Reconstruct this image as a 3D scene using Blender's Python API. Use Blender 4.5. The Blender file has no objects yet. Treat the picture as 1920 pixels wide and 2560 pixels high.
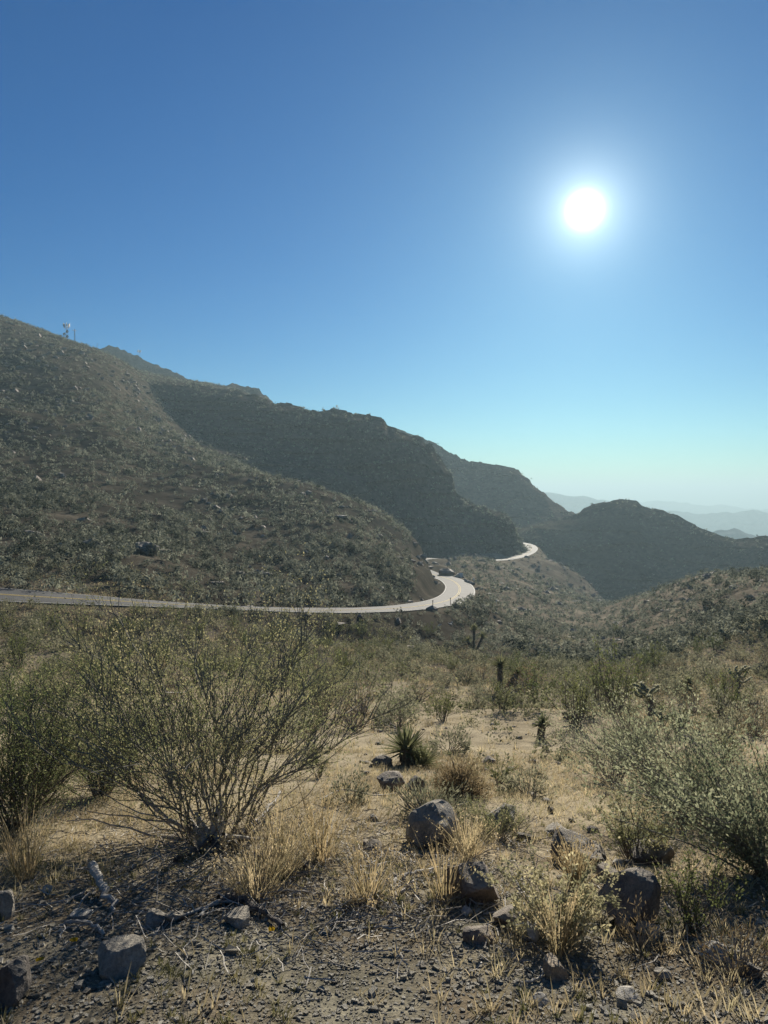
import bpy, math, random
import numpy as np
from mathutils import Vector, Matrix

R = math.radians
rng = np.random.default_rng(66)
random.seed(66)
SC = bpy.context.scene
COL = SC.collection

# ------------------------------------------------------------------ camera, sky, sun, exposure
CAMZ = 2.05                      # metres above the gravel shoulder
FOC = 1900.0                     # focal length in photograph pixels (1920 wide)
PITCH = -math.atan(40.0 / FOC)
_fw = np.array([0, math.cos(PITCH), math.sin(PITCH)])
_up = np.array([0, -math.sin(PITCH), math.cos(PITCH)])

def P(px, py, D):
    """world point at ground depth D (metres along Y) seen in direction px,py of the survey photograph"""
    d = np.array([(px - 960) / FOC, 0, 0]) - (py - 1280) / FOC * _up + _fw
    p = d * (D / d[1])
    return np.array([p[0], p[1], p[2] + CAMZ])

cam = bpy.data.cameras.new('camera')
cam.sensor_fit = 'HORIZONTAL'; cam.sensor_width = 36.0; cam.lens = 36.0 * FOC / 1920.0
cam.clip_start = 0.05; cam.clip_end = 40000
camo = bpy.data.objects.new('camera', cam); COL.objects.link(camo)
camo.location = (0, 0, CAMZ); camo.rotation_euler = (math.pi / 2 + PITCH, 0, 0)
SC.camera = camo

_s = P(1462, 525, 1.0) - np.array([0, 0, CAMZ]); SUN = Vector(_s / np.linalg.norm(_s))
SUN_EL = math.asin(SUN.z); SUN_AZ = math.atan2(SUN.x, SUN.y)

w = bpy.data.worlds.new('World'); SC.world = w; w.use_nodes = True
nt = w.node_tree; nt.nodes.clear()
wo = nt.nodes.new('ShaderNodeOutputWorld'); bg = nt.nodes.new('ShaderNodeBackground')
sky = nt.nodes.new('ShaderNodeTexSky'); sky.sky_type = 'NISHITA'; sky.sun_disc = False
sky.sun_elevation = SUN_EL; sky.sun_rotation = SUN_AZ
sky.altitude = 1000; sky.air_density = 1.0; sky.dust_density = 0.35; sky.ozone_density = 2.5
bg.inputs['Strength'].default_value = 0.05
hs = nt.nodes.new('ShaderNodeHueSaturation'); hs.inputs['Saturation'].default_value = 1.5
tn = nt.nodes.new('ShaderNodeMix'); tn.data_type = 'RGBA'; tn.blend_type = 'MULTIPLY'; tn.inputs[0].default_value = 1.0; tn.inputs[7].default_value = (0.29, 0.595, 0.715, 1)
nt.links.new(sky.outputs[0], hs.inputs['Color']); nt.links.new(hs.outputs[0], tn.inputs[6]); nt.links.new(tn.outputs[2], bg.inputs['Color'])
# the sun itself and the bright aureole of dusty air round it
tc = nt.nodes.new('ShaderNodeTexCoord'); dt = nt.nodes.new('ShaderNodeVectorMath'); dt.operation = 'DOT_PRODUCT'
nt.links.new(tc.outputs['Generated'], dt.inputs[0]); dt.inputs[1].default_value = SUN
def wm(op, a, b_=None):
    x = nt.nodes.new('ShaderNodeMath'); x.operation = op
    for s_, v_ in ((0, a), (1, b_)):
        if v_ is None: continue
        if isinstance(v_, bpy.types.NodeSocket): nt.links.new(v_, x.inputs[s_])
        else: x.inputs[s_].default_value = v_
    return x.outputs[0]
th = wm('MULTIPLY', wm('ARCCOSINE', wm('MINIMUM', dt.outputs['Value'], 0.9999999)), 180 / math.pi)
def fall(a, d, p=1.0):
    return wm('MULTIPLY', wm('EXPONENT', wm('MULTIPLY', wm('POWER', wm('DIVIDE', th, d), p), -1.0)), a)
au = wm('ADD', wm('ADD', fall(10.0, 0.5, 1.5), fall(0.7, 1.7)), fall(0.03, 8.0))
bg2 = nt.nodes.new('ShaderNodeBackground'); bg2.inputs['Color'].default_value = (0.90, 1.0, 0.93, 1)
nt.links.new(au, bg2.inputs['Strength'])
ad = nt.nodes.new('ShaderNodeAddShader'); nt.links.new(bg.outputs[0], ad.inputs[0]); nt.links.new(bg2.outputs[0], ad.inputs[1])
nt.links.new(ad.outputs[0], wo.inputs['Surface'])

sl = bpy.data.lights.new('sun_light', 'SUN'); sl.energy = 5.0; sl.angle = R(0.6); sl.color = (1.0, 0.92, 0.79)
slo = bpy.data.objects.new('sun_light', sl); COL.objects.link(slo)
slo.location = (60, 200, 120); slo.rotation_euler = SUN.to_track_quat('Z', 'Y').to_euler()

SC.view_settings.view_transform = 'Standard'; SC.view_settings.look = 'None'
SC.view_settings.exposure = 1.12; SC.view_settings.gamma = 1.0
SC.render.engine = 'CYCLES'
cy = SC.cycles
cy.use_denoising = True; cy.denoiser = 'OPENIMAGEDENOISE'
cy.max_bounces = 6; cy.diffuse_bounces = 2; cy.glossy_bounces = 1; cy.transmission_bounces = 3
cy.transparent_max_bounces = 4; cy.volume_bounces = 0
cy.caustics_reflective = False; cy.caustics_refractive = False

# ------------------------------------------------------------------ numpy noise
def _h(i, j, k, seed):
    n = (i * 374761393 + j * 668265263 + k * 2147483647 + seed * 1274126177) & 0xFFFFFFFF
    n = ((n ^ (n >> 13)) * 1274126177) & 0xFFFFFFFF
    n = n ^ (n >> 16)
    return (n & 0xFFFFFF) / float(0xFFFFFF) * 2 - 1

def noise3(x, y, z, seed=0):
    x, y, z = np.broadcast_arrays(np.asarray(x, float), np.asarray(y, float), np.asarray(z, float))
    xi = np.floor(x); yi = np.floor(y); zi = np.floor(z)
    fx = x - xi; fy = y - yi; fz = z - zi
    xi = xi.astype(np.int64); yi = yi.astype(np.int64); zi = zi.astype(np.int64)
    fx = fx * fx * (3 - 2 * fx); fy = fy * fy * (3 - 2 * fy); fz = fz * fz * (3 - 2 * fz)
    r = 0
    for a in (0, 1):
        wa = fx if a else 1 - fx
        for b in (0, 1):
            wb = fy if b else 1 - fy
            for c in (0, 1):
                wc = fz if c else 1 - fz
                r = r + wa * wb * wc * _h(xi + a, yi + b, zi + c, seed)
    return r

def sstep(a, b, x):
    t = np.clip((x - a) / (b - a), 0, 1); return t * t * (3 - 2 * t)

# ------------------------------------------------------------------ object helpers
def mesh_np(name, V, F, mats, smooth=False, fmat=None):
    """V (n,3); F (m,3) or (m,4) int array"""
    V = np.ascontiguousarray(V, dtype=np.float32); F = np.ascontiguousarray(F, dtype=np.int32)
    m = bpy.data.meshes.new(name)
    k = F.shape[1]
    m.vertices.add(len(V)); m.vertices.foreach_set('co', V.ravel())
    m.loops.add(F.size); m.loops.foreach_set('vertex_index', F.ravel())
    m.polygons.add(len(F)); m.polygons.foreach_set('loop_start', np.arange(0, F.size, k, dtype=np.int32))
    try: m.polygons.foreach_set('loop_total', np.full(len(F), k, dtype=np.int32))
    except Exception: pass
    if not isinstance(mats, (list, tuple)): mats = [mats]
    for a in mats: m.materials.append(a)
    if fmat is not None: m.polygons.foreach_set('material_index', np.asarray(fmat, dtype=np.int32))
    m.polygons.foreach_set('use_smooth', np.full(len(F), bool(smooth)))
    m.update(calc_edges=True); m.validate()
    return m

def link(name, mesh, parent=None, loc=None, rot=None, scale=None, label=None, cat=None, group=None, kind=None):
    o = bpy.data.objects.new(name, mesh); COL.objects.link(o)
    if parent is not None: o.parent = parent
    if loc is not None: o.location = [float(c) for c in loc]
    if rot is not None: o.rotation_euler = rot
    if scale is not None: o.scale = (scale,) * 3 if np.isscalar(scale) else scale
    if label: o['label'] = label
    if cat: o['category'] = cat
    if group: o['group'] = group
    if kind: o['kind'] = kind
    return o

def grid_faces(nr, nc):
    i = np.arange(nr - 1)[:, None] * nc + np.arange(nc - 1)[None, :]
    return np.stack([i, i + 1, i + nc + 1, i + nc], -1).reshape(-1, 4)

def mat(name):
    m = bpy.data.materials.new(name); m.use_nodes = True
    n = m.node_tree; b = n.nodes['Principled BSDF']
    return m, n, b

def N(n, t, **k):
    x = n.nodes.new(t)
    for a, v in k.items():
        if hasattr(x, a): setattr(x, a, v)
        else: x.inputs[a.replace('_', ' ')].default_value = v
    return x

def ramp(n, fac, stops):
    r = n.nodes.new('ShaderNodeValToRGB'); e = r.color_ramp.elements
    while len(e) < len(stops): e.new(0.5)
    for el, (p, c) in zip(e, stops): el.position = p; el.color = (*c, 1)
    n.links.new(fac, r.inputs[0]); return r.outputs[0]

def tex(n, scale, detail=4, rough=0.55, vec=None, t='ShaderNodeTexNoise'):
    x = n.nodes.new(t); x.inputs['Scale'].default_value = scale
    if 'Detail' in x.inputs: x.inputs['Detail'].default_value = detail
    if 'Roughness' in x.inputs: x.inputs['Roughness'].default_value = rough
    if vec is not None: n.links.new(vec, x.inputs['Vector'])
    return x

def mix(n, fac, a, b, mode='MIX'):
    x = n.nodes.new('ShaderNodeMix'); x.data_type = 'RGBA'; x.blend_type = mode
    for s, v in ((0, fac), (6, a), (7, b)):
        if isinstance(v, bpy.types.NodeSocket): n.links.new(v, x.inputs[s])
        else: x.inputs[s].default_value = v if s == 0 else (*v, 1)
    return x.outputs[2]

def bump(n, b, h, strength=0.5, dist=0.02):
    x = n.nodes.new('ShaderNodeBump'); x.inputs['Strength'].default_value = strength
    x.inputs['Distance'].default_value = dist
    n.links.new(h, x.inputs['Height']); n.links.new(x.outputs[0], b.inputs['Normal'])

def objvec(n):
    return n.nodes.new('ShaderNodeTexCoord').outputs['Object']

# ------------------------------------------------------------------ materials of the land
def m_ground():
    m, n, b = mat('desert_soil'); v = objvec(n)
    big = tex(n, 0.06, 5, 0.6, v); mid = tex(n, 1.1, 6, 0.6, v); fine = tex(n, 28, 5, 0.7, v)
    c1 = ramp(n, big.outputs[0], [(0.3, (0.22, 0.188, 0.135)), (0.5, (0.34, 0.295, 0.215)), (0.72, (0.45, 0.395, 0.29))])
    c2 = ramp(n, mid.outputs[0], [(0.32, (0.16, 0.14, 0.10)), (0.5, (0.33, 0.285, 0.205)), (0.7, (0.5, 0.44, 0.32))])
    c = mix(n, 0.55, c1, c2)
    sp = n.nodes.new('ShaderNodeSeparateXYZ'); n.links.new(v, sp.inputs[0])
    def span(a, b_):
        r = n.nodes.new('ShaderNodeMapRange'); r.interpolation_type = 'SMOOTHSTEP'; r.inputs[1].default_value = a; r.inputs[2].default_value = b_; n.links.new(sp.outputs[1], r.inputs[0]); return r.outputs[0]
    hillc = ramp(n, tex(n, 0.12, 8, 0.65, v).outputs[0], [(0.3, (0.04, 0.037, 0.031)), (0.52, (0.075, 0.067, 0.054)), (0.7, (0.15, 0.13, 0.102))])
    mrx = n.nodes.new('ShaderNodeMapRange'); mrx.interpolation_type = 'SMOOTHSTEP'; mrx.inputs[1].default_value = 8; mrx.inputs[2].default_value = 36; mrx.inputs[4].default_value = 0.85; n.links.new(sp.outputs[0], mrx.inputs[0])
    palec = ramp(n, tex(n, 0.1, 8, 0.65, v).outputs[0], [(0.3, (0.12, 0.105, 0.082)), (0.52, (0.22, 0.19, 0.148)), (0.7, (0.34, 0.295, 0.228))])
    hillc = mix(n, mrx.outputs[0], hillc, palec)             # lit look of the spur and right-hand slope, mixed in as paler soil
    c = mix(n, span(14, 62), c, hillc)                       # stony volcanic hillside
    shc = ramp(n, tex(n, 3.0, 8, 0.7, v).outputs[0], [(0.3, (0.11, 0.104, 0.08)), (0.52, (0.2, 0.187, 0.145)), (0.7, (0.31, 0.285, 0.22))])
    c = mix(n, span(5.4, 4.0), c, shc)                       # grey gravelly shoulder
    lit = n.nodes.new('ShaderNodeMath'); lit.operation = 'MULTIPLY'; n.links.new(span(8.5, 6.0), lit.inputs[0])
    n.links.new(ramp(n, tex(n, 0.9, 6, 0.65, v).outputs[0], [(0.42, (0, 0, 0)), (0.6, (0.8, 0.8, 0.8))]), lit.inputs[1])
    c = mix(n, lit.outputs[0], c, (0.15, 0.12, 0.085))       # patches of leaf litter
    c3 = ramp(n, fine.outputs[0], [(0.3, (0.55, 0.55, 0.55)), (0.7, (1.25, 1.22, 1.15))])
    c = mix(n, 1.0, c, c3, 'MULTIPLY')
    n.links.new(c, b.inputs['Base Color']); b.inputs['Roughness'].default_value = 0.95
    b.inputs['Specular IOR Level'].default_value = 0.0
    bump(n, b, fine.outputs[0], 0.6, 0.03)
    return m

def m_rock(name, cols, scale=0.15, streak=4.0, bd=0.6):
    m, n, b = mat(name); v = objvec(n)
    mp = n.nodes.new('ShaderNodeMapping'); mp.inputs['Scale'].default_value = (1, 1, 1.0 / streak)
    n.links.new(v, mp.inputs[0])
    a = tex(n, scale, 8, 0.62, mp.outputs[0]); f = tex(n, scale * 7, 6, 0.65, v)
    c = ramp(n, a.outputs[0], [(0.3, cols[0]), (0.5, cols[1]), (0.7, cols[2])])
    c3 = ramp(n, f.outputs[0], [(0.32, (0.55, 0.55, 0.56)), (0.68, (1.3, 1.27, 1.2))])
    c = mix(n, 1.0, c, c3, 'MULTIPLY')
    n.links.new(c, b.inputs['Base Color']); b.inputs['Roughness'].default_value = 0.92
    b.inputs['Specular IOR Level'].default_value = 0.0
    bump(n, b, f.outputs[0], 0.7, bd)
    return m

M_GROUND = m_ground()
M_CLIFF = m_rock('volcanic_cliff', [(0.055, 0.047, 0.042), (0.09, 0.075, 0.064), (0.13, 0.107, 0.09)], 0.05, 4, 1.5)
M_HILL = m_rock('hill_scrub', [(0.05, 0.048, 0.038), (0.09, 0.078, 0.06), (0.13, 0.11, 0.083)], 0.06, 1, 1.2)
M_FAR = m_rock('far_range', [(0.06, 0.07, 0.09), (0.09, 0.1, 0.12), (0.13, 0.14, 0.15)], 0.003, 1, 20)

# ------------------------------------------------------------------ the road line
ROAD_C = [(-560, 1452, 61), (-280, 1467, 60), (0, 1486, 60), (200, 1497, 61.5), (390, 1507.5, 65), (579, 1518, 71), (750, 1525.5, 79),
          (880, 1525, 87), (960, 1522, 94.5), (1035, 1516, 106), (1100, 1506, 124), (1136, 1494, 146), (1149, 1478, 168), (1146, 1463, 190),
          (1128, 1450, 212), (1100, 1441, 228), (1062, 1430, 244), (1032, 1414, 265), (1040, 1400, 285), (1075, 1395.5, 300), (1115, 1397, 312), (1170, 1401, 325), (1245, 1400, 345),
          (1290, 1393, 372), (1318, 1383, 402), (1329, 1372, 432), (1322, 1363, 462), (1300, 1357, 485), (1255, 1352, 505), (1200, 1349, 520)]
ctrl = np.array([P(*p) for p in ROAD_C])

def catmull(pts, n=14):
    out = []
    p = np.vstack([2 * pts[0] - pts[1], pts, 2 * pts[-1] - pts[-2]])
    for i in range(1, len(p) - 2):
        for k in range(n):
            t = k / n
            out.append(0.5 * (2 * p[i] + (p[i + 1] - p[i - 1]) * t + (2 * p[i - 1] - 5 * p[i] + 4 * p[i + 1] - p[i + 2]) * t * t
                              + (3 * p[i] - p[i - 1] - 3 * p[i + 1] + p[i + 2]) * t ** 3))
    out.append(p[-2]); return np.array(out)

road = catmull(ctrl, 12)
for _ in range(30):   # even grade
    road[1:-1, 2] = (road[:-2, 2] + 2 * road[1:-1, 2] + road[2:, 2]) / 4
RW = 3.45              # half width

# ------------------------------------------------------------------ height of the land (survey points px, py, depth)
G = []
for px, rows in {
    -700: [(2560, 2.9), (2100, 6), (1900, 11), (1750, 19), (1620, 38), (1530, 50), (1385, 70), (1200, 108), (1000, 172), (850, 270), (700, 430), (730, 760)],
    0: [(2560, 2.95), (2300, 4.0), (2100, 6), (1900, 12.5), (1750, 23), (1620, 42), (1575, 49), (1527, 54), (1445, 69), (1400, 82), (1300, 112), (1200, 150), (1100, 198), (1000, 248), (900, 320), (806, 412), (860, 760)],
    200: [(2560, 2.95), (2300, 4.0), (2100, 6), (1900, 12.5), (1750, 24), (1620, 43.5), (1585, 50), (1536, 55.5), (1460, 71), (1400, 88), (1300, 121), (1200, 162), (1100, 216), (1000, 274), (920, 345), (874, 408), (960, 760)],
    265: [(900, 412), (960, 335), (1060, 242), (960, 720)],
    310: [(918, 430), (985, 345), (1080, 248), (970, 720)],
    420: [(944, 530), (1010, 430), (1078, 305), (990, 720)],
    560: [(966, 570), (1040, 455), (1150, 330), (1010, 720)],
    350: [(1900, 12.5), (1640, 45), (1400, 93), (1300, 130), (1200, 185), (1120, 230), (1058, 300), (1000, 372), (934, 490), (980, 720)],
    480: [(2560, 2.95), (2300, 4.0), (2100, 6), (1900, 12.5), (1750, 27), (1640, 45), (1600, 53.5), (1546, 60.5), (1478, 77), (1400, 101), (1300, 140), (1200, 200), (1112, 285), (1108, 330), (1025, 440), (953, 565), (1000, 720)],
    637: [(1640, 50), (1555, 67), (1487, 86), (1400, 118), (1300, 155), (1230, 195), (1182, 250), (1190, 310), (1000, 560), (1040, 720)],
    760: [(2560, 2.95), (2100, 6), (1900, 13), (1750, 28), (1640, 52), (1598, 64), (1558, 73), (1494, 93), (1400, 126), (1300, 166), (1218, 240), (1300, 300), (1360, 460)],
    880: [(1590, 74), (1553, 84), (1499, 102), (1420, 132), (1330, 172), (1262, 236), (1345, 290), (1390, 440)],
    960: [(2560, 2.95), (2300, 4.0), (2100, 6), (1900, 13), (1750, 28.5), (1650, 50), (1590, 74), (1550, 89), (1497, 108), (1430, 142), (1360, 186), (1298, 232), (1380, 280), (1402, 430)],
    1040: [(1600, 78), (1545, 104), (1490, 130), (1440, 160), (1385, 205), (1356, 226), (1402, 256)],
    1090: [(1560, 100), (1470, 155), (1432, 190), (1412, 222)],
    1130: [(1440, 225), (1418, 262), (1407, 290)],
    1200: [(2560, 2.95), (2300, 4.1), (2100, 6.2), (1900, 13.5), (1750, 30), (1650, 60), (1570, 105), (1505, 160), (1470, 215), (1430, 275), (1408, 318), (1396, 350)],
    1300: [(1650, 68), (1560, 130), (1510, 190), (1460, 255), (1420, 330), (1390, 392)],
    1342: [(1455, 300), (1385, 422), (1398, 520)],
    1400: [(2100, 6.6), (1900, 13.8), (1750, 31), (1650, 70), (1580, 128), (1545, 175), (1500, 235), (1455, 320), (1412, 408), (1440, 500)],
    1440: [(1548, 190), (1470, 330), (1431, 398), (1470, 480)],
    1481: [(1515, 250), (1465, 370), (1505, 440)],
    1530: [(1900, 14), (1750, 33), (1650, 72), (1585, 130), (1545, 190), (1508, 300), (1540, 380)],
    1600: [(1700, 44), (1600, 100), (1545, 145), (1489, 222), (1530, 300)],
    1712: [(2560, 2.95), (2200, 5.0), (2000, 9.6), (1900, 14), (1800, 23), (1700, 42), (1632, 66), (1600, 76), (1545, 105), (1500, 135), (1458, 170), (1510, 240), (1540, 400)],
    1816: [(1560, 84), (1500, 112), (1436, 148), (1490, 210)],
    1920: [(2560, 2.95), (2200, 5.0), (2000, 9.6), (1900, 14), (1800, 23), (1700, 40), (1640, 58), (1618, 62), (1580, 66), (1500, 100), (1430, 138), (1480, 200), (1520, 400)],
    2600: [(2560, 2.95), (2100, 6.8), (1900, 13), (1700, 34), (1560, 60), (1480, 90), (1415, 130), (1440, 240)],
}.items():
    for py, D in rows: G.append((px, py, D))
gp = np.array([P(*g) for g in G])
SU = 3.2
def _uv(x, y):
    y = np.maximum(y, 1.5); return np.stack([x / y * SU, np.log(y)], -1)
guv = _uv(gp[:, 0], gp[:, 1]); gq = (gp[:, 2] - CAMZ) / gp[:, 1]
def _U(r2): return np.where(r2 > 0, 0.5 * r2 * np.log(np.maximum(r2, 1e-12)), 0)
n_ = len(guv)
K = _U(((guv[:, None] - guv[None]) ** 2).sum(-1)) + np.eye(n_) * 0.0015
Pm = np.hstack([np.ones((n_, 1)), guv])
A = np.block([[K, Pm], [Pm.T, np.zeros((3, 3))]])
sol = np.linalg.solve(A, np.concatenate([gq, np.zeros(3)]))

def base_height(x, y):
    x = np.asarray(x, float); y = np.asarray(y, float)
    sh = x.shape; q = _uv(x.ravel(), y.ravel()); out = np.empty(len(q))
    for i in range(0, len(q), 20000):
        qq = q[i:i + 20000]
        d2 = ((qq[:, None] - guv[None]) ** 2).sum(-1)
        out[i:i + 20000] = _U(d2) @ sol[:n_] + sol[n_] + qq @ sol[n_ + 1:]
    return (out * np.maximum(y.ravel(), 1.5) + CAMZ).reshape(sh)

def relief(x, y):
    z = np.zeros_like(x)
    for k, lam in enumerate((0.13, 0.31, 0.8, 2.1, 5.5, 14, 37)):
        wgt = sstep(1.2 * lam, 5 * lam, y) * (1 if lam > 0.5 else sstep(60, 20, y))
        z += wgt * (0.032 if lam < 2 else 0.05 if lam < 5 else 0.085) * lam * noise3(x / lam, y / lam, 0.5, 11 + k)
    return z

rs = road[:, :2]
def road_blend(x, y, z):
    sh = x.shape; xf = x.ravel(); yf = y.ravel(); zf = z.ravel().copy()
    idx = np.where((yf > 40) & (yf < 540) & (xf > -75) & (xf < 130))[0]
    seg0 = rs[:-1]; seg = rs[1:] - rs[:-1]; L2 = (seg ** 2).sum(1)
    for i in range(0, len(idx), 8000):
        j = idx[i:i + 8000]; p = np.stack([xf[j], yf[j]], -1)
        d = p[:, None] - seg0[None]
        t = np.clip((d * seg[None]).sum(-1) / L2, 0, 1)
        dist = np.sqrt(((d - t[..., None] * seg[None]) ** 2).sum(-1))
        k = dist.argmin(1); a = np.arange(len(j)); dm = dist[a, k]
        rz = road[k, 2] + t[a, k] * (road[k + 1, 2] - road[k, 2])
        up = zf[j] > rz
        wgt = 1 - np.where(up, sstep(RW + 0.9, RW + 4.5, dm), sstep(RW + 0.9, RW + 6.5, dm))
        zf[j] = zf[j] * (1 - wgt) + (rz - 0.12) * wgt
    return zf.reshape(sh)

def height(x, y):
    x = np.asarray(x, float); y = np.asarray(y, float)
    return road_blend(x, y, base_height(x, y) + relief(x, y))

# ------------------------------------------------------------------ ground sheet
APEX = -3.0
rr = np.exp(np.linspace(math.log(3.4), math.log(720), 500)); uu = np.linspace(-1.0, 1.0, 360)
RR, UU = np.meshgrid(rr, uu, indexing='ij')
GX = RR * UU; GY = RR + APEX
GZ = height(GX, GY)
V = np.stack([GX, GY, GZ], -1).reshape(-1, 3)
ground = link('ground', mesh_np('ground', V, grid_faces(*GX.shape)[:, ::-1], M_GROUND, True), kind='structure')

def hgt(x, y):      # exact height of the built sheet
    x = np.atleast_1d(np.asarray(x, float)); y = np.atleast_1d(np.asarray(y, float))
    r = y - APEX; u = x / r
    i = np.clip((np.log(r) - math.log(3.4)) / (math.log(720) - math.log(3.4)) * 499, 0, 498.999); j = np.clip((u + 1) / 2 * 359, 0, 358.999)
    a = i.astype(int); b = j.astype(int)
    fr = (r - rr[a]) / (rr[a + 1] - rr[a]); fj = j - b
    return (GZ[a, b] * (1 - fr) * (1 - fj) + GZ[a + 1, b] * fr * (1 - fj) + GZ[a, b + 1] * (1 - fr) * fj + GZ[a + 1, b + 1] * fr * fj)

# valley floor far below, out to the horizon
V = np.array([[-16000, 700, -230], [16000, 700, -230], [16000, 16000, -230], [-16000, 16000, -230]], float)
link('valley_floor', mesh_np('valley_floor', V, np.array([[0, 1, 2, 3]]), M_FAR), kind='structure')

# ------------------------------------------------------------------ road, with painted lines
def strip(off0, off1, lift, seg=road, gaps=None):
    t = np.gradient(seg[:, :2], axis=0); t /= np.linalg.norm(t, axis=1)[:, None]
    nrm = np.stack([-t[:, 1], t[:, 0]], -1)
    a = np.column_stack([seg[:, :2] + nrm * off0, seg[:, 2] + lift]); b = np.column_stack([seg[:, :2] + nrm * off1, seg[:, 2] + lift])
    V = np.stack([a, b], 1).reshape(-1, 3); i = np.arange(len(seg) - 1) * 2
    return V, np.stack([i, i + 1, i + 3, i + 2], -1)[:, ::-1]

m_as, n, b = mat('asphalt'); v = objvec(n)
f = tex(n, 9, 6, 0.7, v); g = tex(n, 0.35, 4, 0.6, v)
c = mix(n, 0.5, ramp(n, f.outputs[0], [(0.3, (0.038, 0.039, 0.039)), (0.7, (0.082, 0.082, 0.08))]), ramp(n, g.outputs[0], [(0.35, (0.042, 0.043, 0.043)), (0.65, (0.088, 0.088, 0.086))]))
n.links.new(c, b.inputs['Base Color']); b.inputs['Roughness'].default_value = 0.85; b.inputs['Specular IOR Level'].default_value = 0.12; bump(n, b, f.outputs[0], 0.3, 0.01)
def paint(name, col):
    m, n, b = mat(name); v = objvec(n); f = tex(n, 6, 5, 0.7, v)
    n.links.new(ramp(n, f.outputs[0], [(0.3, tuple(x * 0.55 for x in col)), (0.55, col)]), b.inputs['Base Color']); b.inputs['Roughness'].default_value = 0.85; b.inputs['Specular IOR Level'].default_value = 0.1
    return m
M_WHITE = paint('white_road_paint', (0.5, 0.49, 0.45)); M_YEL = paint('yellow_road_paint', (0.45, 0.34, 0.11))
# road slab with thickness
Va, Fa = strip(-RW, RW, 0.0); t_ = Va.reshape(-1, 2, 3); lo = t_.copy(); lo[..., 2] -= 0.35
V = np.concatenate([t_.reshape(-1, 3), lo.reshape(-1, 3)]); k = len(Va); i = np.arange(len(road) - 1) * 2
sd = np.concatenate([Fa, np.stack([i, i + 2, i + 2 + k, i + k], -1)[:, ::-1], np.stack([i + 1, i + 3, i + 3 + k, i + 1 + k], -1)])
rd = link('road', mesh_np('road', V, sd, m_as), kind='structure')
for nm, o0, o1, mm in (('edge_line', -RW + 0.13, -RW + 0.24, M_WHITE), ('edge_line', RW - 0.24, RW - 0.13, M_WHITE),
                       ('centre_line', -0.24, -0.10, M_YEL), ('centre_line', 0.10, 0.24, M_YEL)):
    Vs, Fs = strip(o0, o1, 0.012)
    link(nm, mesh_np(nm, Vs, Fs, mm), parent=rd)

# ------------------------------------------------------------------ ridges behind
def ridge(name, st, material, rows=70, cols=260, cliff=0.0, back=120, amp=4.0, jag=1.2, lam=(6, 14, 35), vs=2.5, seed=5):
    st = sorted(st); s = np.array(st, float)     # px, ytop, Dtop, ybase, Dbase
    px = np.linspace(s[0, 0], s[-1, 0], cols)
    yt = np.interp(px, s[:, 0], s[:, 1]); Dt = np.interp(px, s[:, 0], s[:, 2]); yb = np.interp(px, s[:, 0], s[:, 3]); Db = np.interp(px, s[:, 0], s[:, 4])
    T = np.array([P(a, b_, c) for a, b_, c in zip(px, yt, Dt)]); B = np.array([P(a, b_, c) for a, b_, c in zip(px, yb, Db)])
    t = np.concatenate([np.linspace(-0.25, 1, rows), np.linspace(1.02, 2.2, 16)])
    tt = np.clip(t, None, 1)[:, None]
    g = (1 - cliff) * tt + cliff * (np.where(tt < 0.4, tt / 0.4 * 0.8, 0.8 + 0.2 * (tt - 0.4) / 0.6))
    Y = B[None, :, :] + (T - B)[None] * g[..., None]
    Y[..., 2] = B[None, :, 2] + (T - B)[None, :, 2] * tt
    bk = np.clip(t - 1, 0, None)[:, None]
    Y[..., 1] += bk * back; Y[..., 2] -= bk ** 1.2 * back * 0.55
    x, y, z = Y[..., 0], Y[..., 1], Y[..., 2]
    d = 0; dz = 0
    for k, l in enumerate(lam):
        nn = noise3(x / l, y / (2 * l), z / (l * vs), seed + k)
        d = d + l * (1 - np.abs(nn) * 2) ; dz = dz + l * noise3(x / l, y / l, 3.3, seed + 20 + k)
    edge = sstep(-0.25, 0.1, t)[:, None] * (1 - 0.7 * sstep(0.85, 1.0, t))[:, None]
    for l_, a_ in ((1.6, 0.5), (3.2, 0.9)):
        l_ *= lam[0] / 4.0; d = d + sum(lam) / amp * a_ * lam[0] / 4.0 * (1 - 2 * np.abs(noise3(x / l_, y / l_, z / (l_ * vs * 0.6), seed + 70)))
    d = d + sum(lam) / amp * 0.35 * lam[0] * np.sign(noise3(x / 40, y / 40, z / (lam[0] * 0.9), seed + 90)) * np.clip(amp / 16, 0, 1)
    Y[..., 1] -= d / sum(lam) * amp * edge
    Y[..., 2] += dz / sum(lam) * jag * sstep(0.0, 0.9, t)[:, None]
    bl = np.floor(noise3(x / (lam[0] * 0.7), y * 0 + 1.7, 0.2, seed + 50) * 2.2) / 2.2
    Y[..., 2] += bl * jag * 0.7 * sstep(0.9, 1.0, t)[:, None]
    return link(name, mesh_np(name, Y.reshape(-1, 3), grid_faces(len(t), cols), material, False), kind='structure'), Y

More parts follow.
